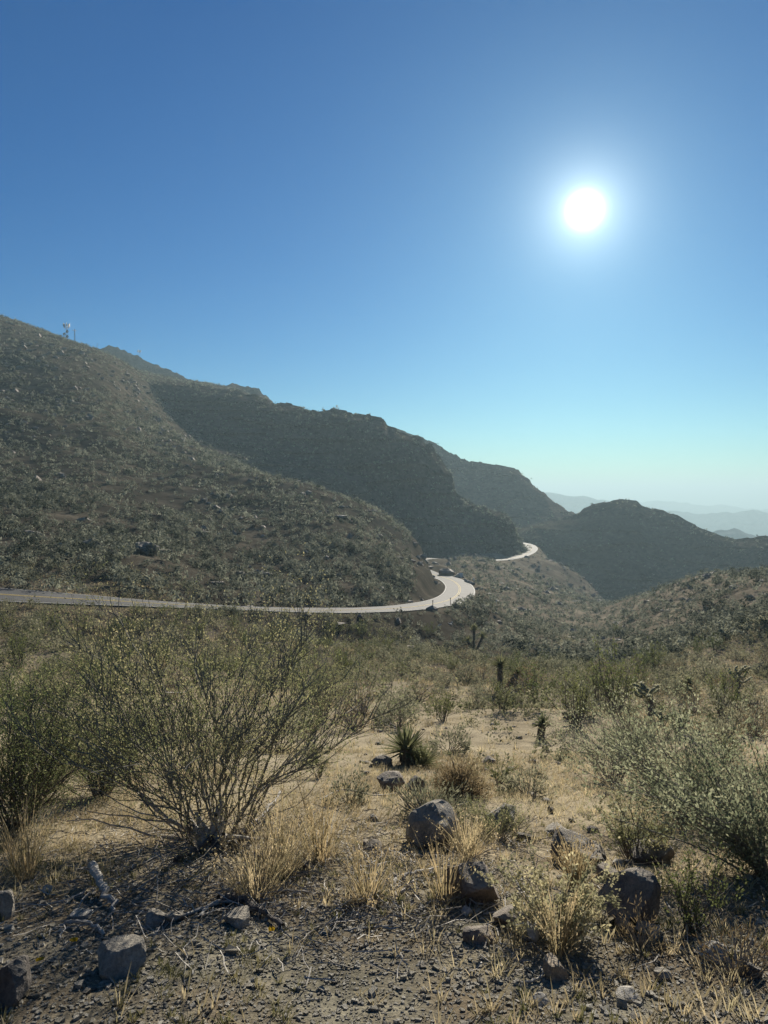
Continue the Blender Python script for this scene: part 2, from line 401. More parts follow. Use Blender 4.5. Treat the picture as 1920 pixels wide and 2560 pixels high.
ROCK_RIDGE = [(240, 1000, 620, 1060, 520), (300, 975, 520, 1060, 420), (341, 962, 470, 1062, 350), (380, 958, 458, 1085, 338), (430, 956, 462, 1110, 336), (463, 959, 465, 1125, 335),
    (503, 962, 460, 1145, 328), (556, 972, 455, 1170, 322), (602, 978, 450, 1195, 315), (637, 986, 448, 1212, 310), (674, 998, 445, 1225, 308), (729, 1011, 440, 1240, 305),
    (793, 1028, 432, 1258, 315), (833, 1023, 428, 1275, 325), (885, 1033, 424, 1300, 335), (960, 1047, 420, 1345, 342), (969, 1069, 418, 1350, 345), (1012, 1083, 416, 1378, 347),
    (1050, 1100, 414, 1395, 350), (1076, 1116, 412, 1400, 352), (1105, 1155, 412, 1402, 355), (1128, 1191, 410, 1404, 356), (1139, 1231, 408, 1405, 358), (1191, 1266, 408, 1406, 362),
    (1240, 1280, 408, 1406, 372), (1272, 1289, 412, 1403, 382), (1284, 1324, 418, 1396, 395), (1300, 1350, 425, 1390, 408), (1312, 1372, 430, 1388, 418)]
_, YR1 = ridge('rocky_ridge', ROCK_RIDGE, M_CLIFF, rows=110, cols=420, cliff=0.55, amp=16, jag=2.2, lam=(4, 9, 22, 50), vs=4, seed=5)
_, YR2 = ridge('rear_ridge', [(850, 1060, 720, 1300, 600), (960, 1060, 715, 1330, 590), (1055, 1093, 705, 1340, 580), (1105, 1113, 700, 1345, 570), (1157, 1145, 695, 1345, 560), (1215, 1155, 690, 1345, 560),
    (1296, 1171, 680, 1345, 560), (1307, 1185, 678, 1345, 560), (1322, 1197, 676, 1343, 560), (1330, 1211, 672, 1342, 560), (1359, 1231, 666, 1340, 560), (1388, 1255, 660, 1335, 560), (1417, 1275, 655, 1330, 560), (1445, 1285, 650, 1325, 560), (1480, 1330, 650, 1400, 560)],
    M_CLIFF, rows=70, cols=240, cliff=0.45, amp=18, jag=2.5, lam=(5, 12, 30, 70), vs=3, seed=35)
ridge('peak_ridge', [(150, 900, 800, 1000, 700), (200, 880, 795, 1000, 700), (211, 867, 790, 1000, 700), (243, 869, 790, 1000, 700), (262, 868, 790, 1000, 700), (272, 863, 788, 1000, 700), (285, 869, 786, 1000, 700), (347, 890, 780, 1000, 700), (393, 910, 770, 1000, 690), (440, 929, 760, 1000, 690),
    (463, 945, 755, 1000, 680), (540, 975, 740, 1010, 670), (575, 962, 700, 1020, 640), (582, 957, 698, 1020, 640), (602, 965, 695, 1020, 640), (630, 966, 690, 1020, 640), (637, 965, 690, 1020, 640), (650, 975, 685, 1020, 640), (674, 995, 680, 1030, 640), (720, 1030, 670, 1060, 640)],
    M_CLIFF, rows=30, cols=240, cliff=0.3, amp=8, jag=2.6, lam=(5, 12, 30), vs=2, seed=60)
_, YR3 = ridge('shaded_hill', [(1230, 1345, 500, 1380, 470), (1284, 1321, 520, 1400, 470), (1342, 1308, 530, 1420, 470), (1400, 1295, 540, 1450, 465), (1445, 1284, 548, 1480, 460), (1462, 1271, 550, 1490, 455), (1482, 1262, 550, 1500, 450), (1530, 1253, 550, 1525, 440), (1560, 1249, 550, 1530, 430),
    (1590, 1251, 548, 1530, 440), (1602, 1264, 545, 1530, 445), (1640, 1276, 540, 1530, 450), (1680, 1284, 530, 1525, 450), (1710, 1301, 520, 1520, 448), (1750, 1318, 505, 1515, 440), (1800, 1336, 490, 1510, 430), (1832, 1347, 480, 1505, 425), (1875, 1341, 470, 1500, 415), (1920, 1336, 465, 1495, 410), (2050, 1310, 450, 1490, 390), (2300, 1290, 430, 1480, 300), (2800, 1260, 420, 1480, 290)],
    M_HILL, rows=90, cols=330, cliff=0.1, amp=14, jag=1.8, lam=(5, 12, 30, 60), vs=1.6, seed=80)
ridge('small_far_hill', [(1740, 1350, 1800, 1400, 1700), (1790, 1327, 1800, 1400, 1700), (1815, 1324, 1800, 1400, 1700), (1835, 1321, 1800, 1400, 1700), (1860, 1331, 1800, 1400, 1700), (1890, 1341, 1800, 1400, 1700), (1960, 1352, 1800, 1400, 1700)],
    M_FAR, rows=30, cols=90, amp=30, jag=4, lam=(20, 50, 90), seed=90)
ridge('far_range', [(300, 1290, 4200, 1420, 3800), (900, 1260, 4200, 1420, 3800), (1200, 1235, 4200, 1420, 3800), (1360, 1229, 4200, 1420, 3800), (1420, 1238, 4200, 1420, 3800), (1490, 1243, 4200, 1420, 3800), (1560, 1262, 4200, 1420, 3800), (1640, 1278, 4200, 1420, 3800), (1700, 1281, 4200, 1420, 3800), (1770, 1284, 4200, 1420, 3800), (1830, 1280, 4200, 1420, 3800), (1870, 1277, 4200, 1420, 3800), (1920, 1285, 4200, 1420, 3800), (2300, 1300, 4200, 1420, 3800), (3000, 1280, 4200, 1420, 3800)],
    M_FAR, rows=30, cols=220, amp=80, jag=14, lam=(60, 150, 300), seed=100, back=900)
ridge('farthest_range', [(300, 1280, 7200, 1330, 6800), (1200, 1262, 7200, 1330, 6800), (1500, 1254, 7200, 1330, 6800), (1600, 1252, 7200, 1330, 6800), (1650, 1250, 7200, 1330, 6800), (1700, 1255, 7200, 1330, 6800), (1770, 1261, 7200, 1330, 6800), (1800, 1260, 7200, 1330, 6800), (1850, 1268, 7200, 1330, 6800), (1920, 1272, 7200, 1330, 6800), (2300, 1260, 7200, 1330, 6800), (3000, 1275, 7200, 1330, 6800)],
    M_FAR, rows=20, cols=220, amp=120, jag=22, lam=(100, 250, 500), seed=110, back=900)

# ------------------------------------------------------------------ plant and stone builders
class MB:
    def __init__(self): self.V = []; self.F = []; self.M = []; self.n = 0
    def add(self, V, F, m=0):
        V = np.asarray(V, float).reshape(-1, 3); F = np.asarray(F, int)
        self.V.append(V); self.F.append(F + self.n); self.M.append(np.full(len(F), m)); self.n += len(V)
    def mesh(self, name, mats, smooth=False):
        return mesh_np(name, np.concatenate(self.V), np.concatenate(self.F), mats, smooth, np.concatenate(self.M))

def unit(v): return v / np.maximum(np.linalg.norm(v, axis=-1, keepdims=True), 1e-9)

def leaf_quads(C, A, L, W, g, nrm=None):
    """rhombic leaves at C pointing along A (or lying across nrm)"""
    n = len(C); A = unit(A)
    if nrm is not None: A = unit(np.cross(nrm, A)); r = unit(np.cross(nrm, A))
    else: r = unit(np.cross(A, g.normal(size=(n, 3))))
    L = np.broadcast_to(L, n)[:, None]; W = np.broadcast_to(W, n)[:, None]
    V = np.stack([C - A * L * 0.5, C + r * W * 0.5, C + A * L * 0.5, C - r * W * 0.5], 1)
    F = np.arange(n * 4).reshape(n, 4)
    return V.reshape(-1, 3), F

def tube(p, rad, sides=4):
    p = np.asarray(p, float); n = len(p); rad = np.broadcast_to(rad, n)
    t = unit(np.gradient(p, axis=0)); ref = np.array([0.31, 0.77, 0.55])
    a = unit(np.cross(t, ref)); b = np.cross(t, a)
    an = np.arange(sides) / sides * 2 * math.pi
    V = p[:, None] + rad[:, None, None] * (a[:, None] * np.cos(an)[None, :, None] + b[:, None] * np.sin(an)[None, :, None])
    i = np.arange(n - 1)[:, None] * sides; j = np.arange(sides)[None]; k = (j + 1) % sides
    F = np.stack([i + j, i + k, i + sides + k, i + sides + j], -1).reshape(-1, 4)
    return V.reshape(-1, 3), F

def leafmat(name, c0, c1, trans=0.4, nscale=0.0, rough=0.7):
    """thin leaves: diffuse plus light coming through; colour varies from plant to plant"""
    m = bpy.data.materials.new(name); m.use_nodes = True; n = m.node_tree; n.nodes.clear()
    o = n.nodes.new('ShaderNodeOutputMaterial'); d = n.nodes.new('ShaderNodeBsdfDiffuse'); t = n.nodes.new('ShaderNodeBsdfTranslucent')
    mx = n.nodes.new('ShaderNodeMixShader'); mx.inputs[0].default_value = trans
    if nscale: f = tex(n, nscale, 2, 0.5, objvec(n)).outputs[0]; lo, hi = 0.35, 0.65
    else: f = n.nodes.new('ShaderNodeObjectInfo').outputs['Random']; lo, hi = 0.0, 1.0
    c = ramp(n, f, [(lo, c0), (hi, c1)])
    f2 = tex(n, 9.0, 2, 0.5, objvec(n)).outputs[0]
    c = mix(n, 1.0, c, ramp(n, f2, [(0.35, (0.65, 0.68, 0.6)), (0.65, (1.3, 1.25, 1.15))]), 'MULTIPLY')
    n.links.new(c, d.inputs[0]); n.links.new(c, t.inputs[0])
    n.links.new(d.outputs[0], mx.inputs[1]); n.links.new(t.outputs[0], mx.inputs[2]); n.links.new(mx.outputs[0], o.inputs[0])
    return m

def woodmat(name, c0, c1, sc=30):
    m, n, b = mat(name); v = objvec(n); f = tex(n, sc, 5, 0.6, v)
    n.links.new(ramp(n, f.outputs[0], [(0.35, c0), (0.65, c1)]), b.inputs['Base Color']); b.inputs['Roughness'].default_value = 0.8
    bump(n, b, f.outputs[0], 0.5, 0.01); return m

L_GREY = leafmat('grey_brush_leaves', (0.15, 0.155, 0.11), (0.27, 0.26, 0.19), 0.4)
L_GREEN = leafmat('creosote_leaves', (0.085, 0.105, 0.045), (0.14, 0.15, 0.065), 0.5)
L_DRY = leafmat('dry_brush_leaves', (0.14, 0.105, 0.065), (0.24, 0.19, 0.12), 0.4)
L_TAN = leafmat('dry_grass_blades', (0.34, 0.27, 0.165), (0.47, 0.39, 0.255), 0.5)
L_PALE = leafmat('pale_green_leaves', (0.17, 0.195, 0.125), (0.34, 0.345, 0.245), 0.5, 1.8)
L_BIG = leafmat('large_creosote_leaves', (0.14, 0.16, 0.08), (0.30, 0.27, 0.16), 0.55, 1.1)
L_BIGD = leafmat('dark_creosote_leaves', (0.075, 0.10, 0.045), (0.15, 0.16, 0.08), 0.5, 1.4)
L_CREAM = leafmat('cream_leaves', (0.36, 0.34, 0.22), (0.5, 0.46, 0.3), 0.4, 4)
L_YUC = leafmat('yucca_blades', (0.14, 0.155, 0.085), (0.24, 0.24, 0.14), 0.35, 2)
L_HILL = leafmat('hillside_brush_leaves', (0.03, 0.038, 0.029), (0.26, 0.27, 0.225), 0.40, 0.4)
L_LOW = leafmat('low_brush_leaves', (0.11, 0.12, 0.07), (0.27, 0.255, 0.18), 0.4, 0.8)
L_CHOL = leafmat('cholla_spines', (0.5, 0.49, 0.33), (0.6, 0.57, 0.4), 0.35, 3)
L_YEL = leafmat('yellow_petals', (0.5, 0.33, 0.03), (0.6, 0.42, 0.05), 0.3, 5)
W_DARK = woodmat('dark_twigs', (0.06, 0.05, 0.04), (0.16, 0.135, 0.11))
W_MID = woodmat('olive_twigs', (0.09, 0.08, 0.06), (0.2, 0.175, 0.13))
W_PALE = woodmat('weathered_wood', (0.22, 0.20, 0.17), (0.42, 0.39, 0.33))
W_TWIG = woodmat('grey_twigs', (0.14, 0.12, 0.10), (0.3, 0.27, 0.22))

def dome_parts(seed, nl, ll, lw, r=0.62, h=0.72, nclump=46, nst=26, shell=False):
    """rounded desert brush: returns leaves MB, stems MB (unit size: about 1.2 m across)"""
    g = np.random.default_rng(seed); lv = MB(); st = MB()
    az = g.uniform(0, 2 * math.pi, nclump); el = np.arcsin(g.uniform(0.02, 1, nclump))
    d = np.stack([np.cos(az) * np.cos(el), np.sin(az) * np.cos(el), np.sin(el)], -1)
    rad = r * g.uniform(0.62, 1.08, nclump) * (1 + 0.22 * noise3(d[:, 0] * 2, d[:, 1] * 2, d[:, 2] * 2, seed))
    C = d * rad[:, None]; C[:, 2] = C[:, 2] * h / r + 0.05
    k = g.integers(0, nclump, nl); pos = C[k] + g.normal(size=(nl, 3)) * 0.075 * np.array([1, 1, 0.9])
    pos *= g.uniform(0.82, 1.03, (nl, 1)); pos[:, 2] = np.maximum(pos[:, 2], 0.03)
    V, F = leaf_quads(pos, g.normal(size=(nl, 3)) if shell else d[k] + g.normal(size=(nl, 3)) * 0.55 + [0, 0, 0.35], ll * g.uniform(0.6, 1.4, nl), lw * g.uniform(0.7, 1.3, nl), g, unit(d[k] + g.normal(size=(nl, 3)) * 0.35) if shell else None); lv.add(V, F)
    for i in g.permutation(nclump)[:nst]:
        e = C[i]; mid = e * 0.5 + g.normal(size=3) * 0.04; mid[2] = e[2] * 0.45
        V, F = tube([g.normal(size=3) * 0.03 * [1, 1, 0], mid, e], [0.012, 0.008, 0.004], 3); st.add(V, F)
    return lv, st

def fan_parts(seed, nst, height, spread, nsub, nl, ll, lw, r0=0.016, lean=(0, 0), droop=0.0, tip=0.5, sides=3, qmin=0.25, jit=0.02, sl=1.0, root=0.1):
    """open, fan-shaped bush (creosote): many wands from one root, fine leaves on their outer parts"""
    g = np.random.default_rng(seed); lv = MB(); st = MB(); pts = []; dr = []
    for i in range(nst):
        a = g.uniform(0, 2 * math.pi); s = spread * math.sqrt(g.uniform(0.02, 1)) ; hh = height * g.uniform(0.62, 1.0) * (1 - 0.32 * (s / spread) ** 2)
        e = np.array([math.cos(a) * s + lean[0], math.sin(a) * s + lean[1], hh])
        t = np.linspace(0, 1, 7)[:, None]
        b0 = np.array([math.cos(a), math.sin(a), 0]) * root * g.uniform(0, 1)
        path = b0 + (e - b0) * t; path[:, :2] = b0[:2] + (path[:, :2] - b0[:2]) * (0.35 + 0.65 * t); path[:, 2] += -droop * (t[:, 0] ** 2) * s
        path[1:] += np.cumsum(g.normal(size=(6, 3)) * height * 0.03, axis=0)
        path[:, 2] = np.maximum(path[:, 2], -0.03)
        V, F = tube(path, r0 * g.uniform(0.6, 1.2) * (1 - 0.8 * t[:, 0]), 4); st.add(V, F)
        for j in range(nsub):
            q = g.uniform(qmin, 0.97); f = q * 6; i0 = int(f); b = path[i0] * (1 - f + i0) + path[i0 + 1] * (f - i0)
            dd = unit(unit(path[-1] - path[0]) + g.normal(size=3) * 0.5 + [0, 0, 0.25]); ln = sl * height * g.uniform(0.12, 0.32) * (1.15 - 0.5 * q)
            tt = np.linspace(0, 1, 4)[:, None]; sp = b + dd * ln * tt + np.array([0, 0, 0.12 * ln]) * tt ** 2
            sp[1:] += g.normal(size=(3, 3)) * ln * 0.05
            V, F = tube(sp, 0.0034 * (1 - 0.7 * tt[:, 0]) * height / 1.6, sides); st.add(V, F)
            m = nl; u = g.uniform(0.15, 1.05, m); k0 = np.clip((u * 3).astype(int), 0, 2); fr = u * 3 - k0
            pts.append(sp[k0] * (1 - fr)[:, None] + sp[k0 + 1] * fr[:, None] + g.normal(size=(m, 3)) * jit * height); dr.append(np.repeat(dd[None], m, 0))
    pts = np.concatenate(pts); dr = np.concatenate(dr); n = len(pts)
    V, F = leaf_quads(pts, dr + g.normal(size=(n, 3)) * 0.7, ll * g.uniform(0.6, 1.4, n), lw * g.uniform(0.7, 1.3, n), g); lv.add(V, F)
    return lv, st

def grass_parts(seed, n, h, r, w=0.006, seeds=0):
    g = np.random.default_rng(seed); mb = MB()
    a = g.uniform(0, 2 * math.pi, n); s = np.sqrt(g.uniform(0, 1, n)); hh = h * g.uniform(0.45, 1.0, n)
    b = np.stack([np.cos(a) * s * r * 0.35, np.sin(a) * s * r * 0.35, np.zeros(n)], -1)
    e = np.stack([np.cos(a) * s * r * 1.1, np.sin(a) * s * r * 1.1, hh], -1) + g.normal(size=(n, 3)) * [0.17 * h, 0.17 * h, 0.05 * h]
    mdl = b * 0.5 + e * 0.5; mdl[:, 2] *= 1.25
    sd = unit(np.stack([-np.sin(a + g.normal(size=n)), np.cos(a), np.zeros(n)], -1)) * w * 0.5
    V = np.stack([b - sd, b + sd, mdl - sd, mdl + sd, e - sd * 0.3, e + sd * 0.3], 1).reshape(-1, 3)
    i = np.arange(n)[:, None] * 6; F = np.concatenate([i + [0, 1, 3, 2], i + [2, 3, 5, 4]])
    mb.add(V, F)
    if seeds:
        k = g.integers(0, n, seeds); u = g.uniform(0.55, 1.03, seeds)[:, None]
        V, F = leaf_quads(mdl[k] * (1 - u) + e[k] * u + g.normal(size=(seeds, 3)) * 0.012, np.array([[0, 0, 1]]) + g.normal(size=(seeds, 3)) * 0.6, 0.016, 0.009, g); mb.add(V, F)
    return mb

_ico = {}
def ico(k):
    if k not in _ico:
        import bmesh
        bm = bmesh.new(); bmesh.ops.create_icosphere(bm, subdivisions=k, radius=1)
        _ico[k] = (np.array([v.co[:] for v in bm.verts]), np.array([[v.index for v in f.verts] for f in bm.faces])); bm.free()
    return _ico[k]

def rock_mesh(name, seed, size, material, sub=4, cuts=9, rough=0.10, smooth=False):
    g = np.random.default_rng(seed); V, F = ico(sub); V = V.copy()
    for _ in range(cuts):
        nn = unit(g.normal(size=3)); d = g.uniform(0.5, 0.9); k = V @ nn - d
        V -= np.maximum(k, 0)[:, None] * nn * 0.98
    for l, a in ((0.9, rough), (0.42, rough * 0.55), (0.19, rough * 0.3), (0.09, rough * 0.16)):
        V *= (1 + a * noise3(V[:, 0] / l + seed, V[:, 1] / l, V[:, 2] / l, seed))[:, None]
    V = V / np.abs(V).max(0) * (np.array(size) / 2)
    return mesh_np(name, V, F, material, smooth)

def hit(px, py):
    """where the line of sight px,py of the photograph meets the ground"""
    D = np.exp(np.linspace(math.log(2.2), math.log(640), 900)); p = np.array([P(px, py, d) for d in D])
    h = hgt(p[:, 0], p[:, 1]); k = np.argmax(p[:, 2] <= h)
    if p[k, 2] > h[k]: k = 899
    q = p[k].copy(); q[2] = hgt(q[0], q[1])[0]; return q
def on(x, y): return np.array([x, y, hgt(x, y)[0]])

def stone_mat(name, c0, c1, c2, sc=6.0):
    m, n, b = mat(name); v = objvec(n)
    a = tex(n, sc, 8, 0.65, v); f = tex(n, sc * 9, 5, 0.7, v)
    c = ramp(n, a.outputs[0], [(0.32, c0), (0.5, c1), (0.66, c2)])
    c = mix(n, 1.0, c, ramp(n, f.outputs[0], [(0.3, (0.6, 0.6, 0.6)), (0.7, (1.3, 1.28, 1.25))]), 'MULTIPLY')
    ge = n.nodes.new('ShaderNodeNewGeometry'); sx = n.nodes.new('ShaderNodeSeparateXYZ'); n.links.new(ge.outputs['Normal'], sx.inputs[0])
    du = n.nodes.new('ShaderNodeMath'); du.operation = 'MULTIPLY'; n.links.new(ramp(n, sx.outputs[2], [(0.55, (0, 0, 0)), (0.95, (0.85, 0.85, 0.85))]), du.inputs[0])
    n.links.new(ramp(n, tex(n, sc * 2, 5, 0.6, v).outputs[0], [(0.4, (0.15, 0.15, 0.15)), (0.62, (1, 1, 1))]), du.inputs[1])
    c = mix(n, du.outputs[0], c, (0.30, 0.265, 0.20))        # dust lying on the tops
    n.links.new(c, b.inputs['Base Color']); b.inputs['Roughness'].default_value = 0.9; bump(n, b, f.outputs[0], 0.8, 0.03); return m
S_BROWN = stone_mat('brown_volcanic_stone', (0.10, 0.078, 0.062), (0.185, 0.145, 0.115), (0.28, 0.225, 0.18))
S_GREY = stone_mat('grey_lichen_stone', (0.15, 0.136, 0.112), (0.27, 0.243, 0.20), (0.4, 0.365, 0.305))
S_WHITE = stone_mat('pale_quartz_stone', (0.34, 0.32, 0.28), (0.5, 0.48, 0.43), (0.66, 0.64, 0.6))
S_TAN = stone_mat('tan_stone', (0.22, 0.16, 0.10), (0.34, 0.26, 0.17), (0.42, 0.33, 0.23))
S_DARK = stone_mat('dark_basalt_stone', (0.06, 0.05, 0.042), (0.11, 0.093, 0.078), (0.18, 0.155, 0.13))

# ------------------------------------------------------------------ line-of-sight table for scattering
_q = (GZ - CAMZ) / np.maximum(GY, 0.5)
_run = np.maximum.accumulate(np.where(GY > 1, _q, -9), axis=0)
def seen(x, y, margin=0.012):
    r = y - APEX; i = np.clip((np.log(r) - math.log(3.4)) / (math.log(720) - math.log(3.4)) * 499, 0, 499).astype(int)
    j = np.clip((x / r + 1) / 2 * 359, 0, 359).astype(int)
    return _q[i, j] > _run[i, j] - margin - 1.0 / np.maximum(y, 5)
def near_road(x, y, d):
    out = np.zeros(len(x), bool)
    for i in range(0, len(x), 5000):
        p = np.stack([x[i:i + 5000], y[i:i + 5000]], -1)
        out[i:i + 5000] = np.sqrt(((p[:, None] - rs[None]) ** 2).sum(-1)).min(1) < d
    return out

# ------------------------------------------------------------------ brush of the hillsides (too many to count)
def brush_stuff(name, label, pts, sizes, nl, ll, lw, material, seed, nproto=6):
    g = np.random.default_rng(seed); protos = []
    for k in range(nproto):
        lv, st = dome_parts(seed * 31 + k, nl, ll, lw, nclump=max(12, nl // 4), nst=0, shell=True); tr_ = np.concatenate(lv.V).reshape(-1, 4, 3)[:, [1, 3, 2]].reshape(-1, 3)
        protos.append(tr_)
    pid = g.integers(0, nproto, len(pts)); Vs = []
    for k in range(nproto):
        q = np.where(pid == k)[0]
        if not len(q): continue
        a = g.uniform(0, 2 * math.pi, len(q)); c, s_ = np.cos(a), np.sin(a); v = protos[k]
        sc = sizes[q][:, None]; hz = g.uniform(0.8, 1.35, len(q))[:, None]
        X = (c[:, None] * v[None, :, 0] - s_[:, None] * v[None, :, 1]) * sc; Yy = (s_[:, None] * v[None, :, 0] + c[:, None] * v[None, :, 1]) * sc; Z = v[None, :, 2] * sc * hz
        Vs.append((np.stack([X, Yy, Z], -1) + pts[q][:, None]).reshape(-1, 3))
    V = np.concatenate(Vs)
    return link(name, mesh_np(name, V, np.arange(len(V)).reshape(-1, 3), material), label=label, kind='stuff')

def sample(n, d0, d1, ulim=0.62, g=rng):
    y = np.sqrt(g.uniform(d0 ** 2, d1 ** 2, n)); x = y * g.uniform(-ulim, ulim, n); return x, y

x, y = sample(20000, 150, 640); x2, y2 = sample(9000, 150, 330); x = np.concatenate([x, x2]); y = np.concatenate([y, y2]); k = seen(x, y) & ~((x / y > 0.035) & (x / y < 0.085) & (y > 150) & (y < 305)) & ~near_road(x, y, RW + 1.2)
dens = (noise3(x / 25, y / 25, 0, 71) * 0.6 + 0.8) * np.where(x > 18, 0.6, 1.0); k &= rng.uniform(0, 1, len(x)) < dens
x, y = x[k], y[k]; print('far brush', len(x))
brush_stuff('far_hillside_brush', 'countless small rounded shrubs dotting the far hillsides', np.stack([x, y, hgt(x, y) - 0.05], -1), rng.uniform(1.1, 2.3, len(x)) * (0.75 + 0.5 * rng.uniform(0, 1, len(x)) ** 4), 32, 0.29, 0.28, L_HILL, 3)
rp = []
for Yr, nn_, rows_ in ((YR1, 3600, 112), (YR2, 1100, 72), (YR3, 3000, 92)):
    i_ = rng.integers(0, rows_, nn_); j_ = rng.integers(0, Yr.shape[1], nn_); q_ = Yr[i_, j_] + rng.normal(size=(nn_, 3)) * [0.8, 0.3, 0]
    rp.append(q_[noise3(q_[:, 0] / 20, q_[:, 1] / 20, q_[:, 2] / 20, 79) > -0.35])
rp = np.concatenate(rp)
brush_stuff('ridge_brush', 'tiny shrubs speckling the shaded rocky ridges behind the road', rp - [0, 0, 0.2], rng.uniform(1.0, 2.4, len(rp)), 16, 0.4, 0.4, L_HILL, 9)
x, y = sample(5600, 62, 150); k = seen(x, y) & (rng.uniform(0, 1, len(x)) < np.where((x > 16) & (y > 85), 0.6, 1.0)) & ~((x / y > 0.04) & (x / y < 0.085) & (y > 128)) & ~near_road(x, y, RW + 1.0)
dens = noise3(x / 12, y / 12, 0, 72) * 0.6 + 0.8; k &= rng.uniform(0, 1, len(x)) < dens
x, y = x[k], y[k]; print('mid brush', len(x))
brush_stuff('hillside_brush', 'countless rounded grey-green shrubs covering the slopes above and beyond the road', np.stack([x, y, hgt(x, y) - 0.05], -1), np.where((x < 14) & (y < np.interp(x, rs[:110, 0], rs[:110, 1])), rng.uniform(0.6, 1.1, len(x)), rng.uniform(0.8, 2.1, len(x))), 82, 0.20, 0.18, L_HILL, 4)
x, y = sample(5800, 7.5, 80); k = seen(x, y) & ~near_road(x, y, RW + 1.0) & (rng.uniform(0, 1, len(x)) < 0.55 + 0.75 * noise3(x / 4, y / 4, 0, 75)) & ~((y < 20) & (x / y > -0.02) & (x / y < 0.2) & (rng.uniform(0, 1, len(x)) < 0.3))
x, y = x[k], y[k]; print('low brush', len(x))
brush_stuff('low_brush', 'carpet of low dry brush between the larger shrubs of the near slope', np.stack([x, y, hgt(x, y) - 0.03], -1), rng.uniform(0.25, 0.72, len(x)) * np.clip(0.45 + y / 28, 0.5, 1.5), 84, 0.22, 0.085, L_LOW, 6)

# ------------------------------------------------------------------ shrubs of the near slope, one by one
def proto_set(kind, n):
    out = []
    for k in range(n):
        if kind == 'grey': lv, st = dome_parts(200 + k, 700, 0.085, 0.035); ml = L_GREY
        elif kind == 'dry': lv, st = dome_parts(300 + k, 420, 0.10, 0.016, nclump=60, nst=50); ml = L_DRY
        else: lv, st = fan_parts(400 + k, 22, 1.15, 0.75, 5, 9, 0.05, 0.022, 0.012); ml = L_GREEN
        out.append((lv.mesh('foliage', ml), st.mesh('stems', W_DARK if kind != 'dry' else W_TWIG)))
    return out
PROTO = {k: proto_set(k, 5) for k in ('grey', 'dry', 'green')}
KIND = {'grey': ('grey_desert_shrub', 'low rounded grey-green desert shrub on the slope below the gravel shoulder', 'grey shrubs of the near slope'),
        'dry': ('dry_desert_shrub', 'brown twiggy half-dead desert shrub on the slope below the gravel shoulder', 'dry brown shrubs of the near slope'),
        'green': ('young_creosote_bush', 'open dark green wispy bush on the slope below the gravel shoulder', 'small green bushes of the near slope')}
def plant(name, loc, rz, sc, parts, label, cat, group=None, hz=1.0):
    o = link(name, None, loc=loc, rot=(0, 0, rz), scale=(sc, sc, sc * hz), label=label, cat=cat, group=group)
    for nm, me in parts: link(nm, me, parent=o)
    return o
def shrub(kind, loc, sc, label=None, group='', hz=1.0):
    nm, lb, gr = KIND[kind]; lv, st = random.choice(PROTO[kind])
    if not label:
        q = np.asarray(loc)[:2]; kx = lambda p: p[0] / p[1]
        d = [np.hypot((kx(q) - kx(p)) * 2.2, math.log(q[1] / p[1])) for p, _ in MARKS]; p, nm_ = MARKS[int(np.argmin(d))]
        du, dv = (kx(q) - kx(p)) * 2.2, math.log(q[1] / p[1]); f_ = 'just ' if min(d) < 0.16 else 'well ' if min(d) > 0.42 else ''
        rel = f_ + (('right of' if du > 0 else 'left of') if abs(du) > abs(dv) else ('behind' if dv > 0 else 'in front of'))
        if min(abs(du), abs(dv)) > 0.5 * max(abs(du), abs(dv)): rel = ('behind' if dv > 0 else 'in front') + ' and ' + ('right of' if du > 0 else 'left of')
        size = ('tiny', 'small', 'middling', 'large', 'very large')[int(np.searchsorted([0.5, 0.75, 1.0, 1.3], sc))]
        look = {'grey': 'rounded grey-green shrub', 'dry': 'brown twiggy dry shrub', 'green': 'wispy dark green bush'}[kind]
        label = '%s %s %s %s' % (size, look, rel, nm_)
    return plant(nm, loc, random.uniform(0, 6.28), sc, (('foliage', lv), ('stems', st)), label or lb, 'shrub', gr if group == '' else group, hz)

MARKS = [(hit(a_, b_)[:2], c_) for a_, b_, c_ in ((545, 2105, 'the biggest fan-shaped bush'), (40, 2075, 'the left edge bush'), (1030, 1916, 'the two-headed yucca'), (1347, 1850, 'the single shaggy yucca'), (1250, 1725, 'the twin-trunked yucca'),
    (1185, 1625, 'the tallest yucca cluster'), (1460, 1770, 'the column yucca'), (1722, 1740, 'the stubby yucca'), (1625, 1802, 'the round-topped cholla'), (1845, 1745, 'the white-crowned cholla'), (1720, 2060, 'the pale leaning bush'), (1540, 1590, 'the wash-side green bush'),
    (1420, 1620, 'the large dark round bush'), (905, 1600, 'the tallest roadside bush'), (130, 1790, 'the far-left olive bush'), (800, 1800, 'the second olive bush'), (205, 1590, 'the dark row under the road'), (640, 1606, 'the mid roadside row'), (1040, 2080, 'the big square rock'), (1900, 1640, 'the far-right dark bank'), (20, 1680, 'the far left clearing'), (430, 1700, 'the clearing below the road'))]
RES = [(hit(1030, 1912)[:2], 1.0), (hit(1060, 2100)[:2], 0.6)]      # kept clear
n_s = 0; placed = []
xs, ys = sample(5200, 8.5, 64, 0.60); dn = noise3(xs / 5, ys / 5, 0, 73)
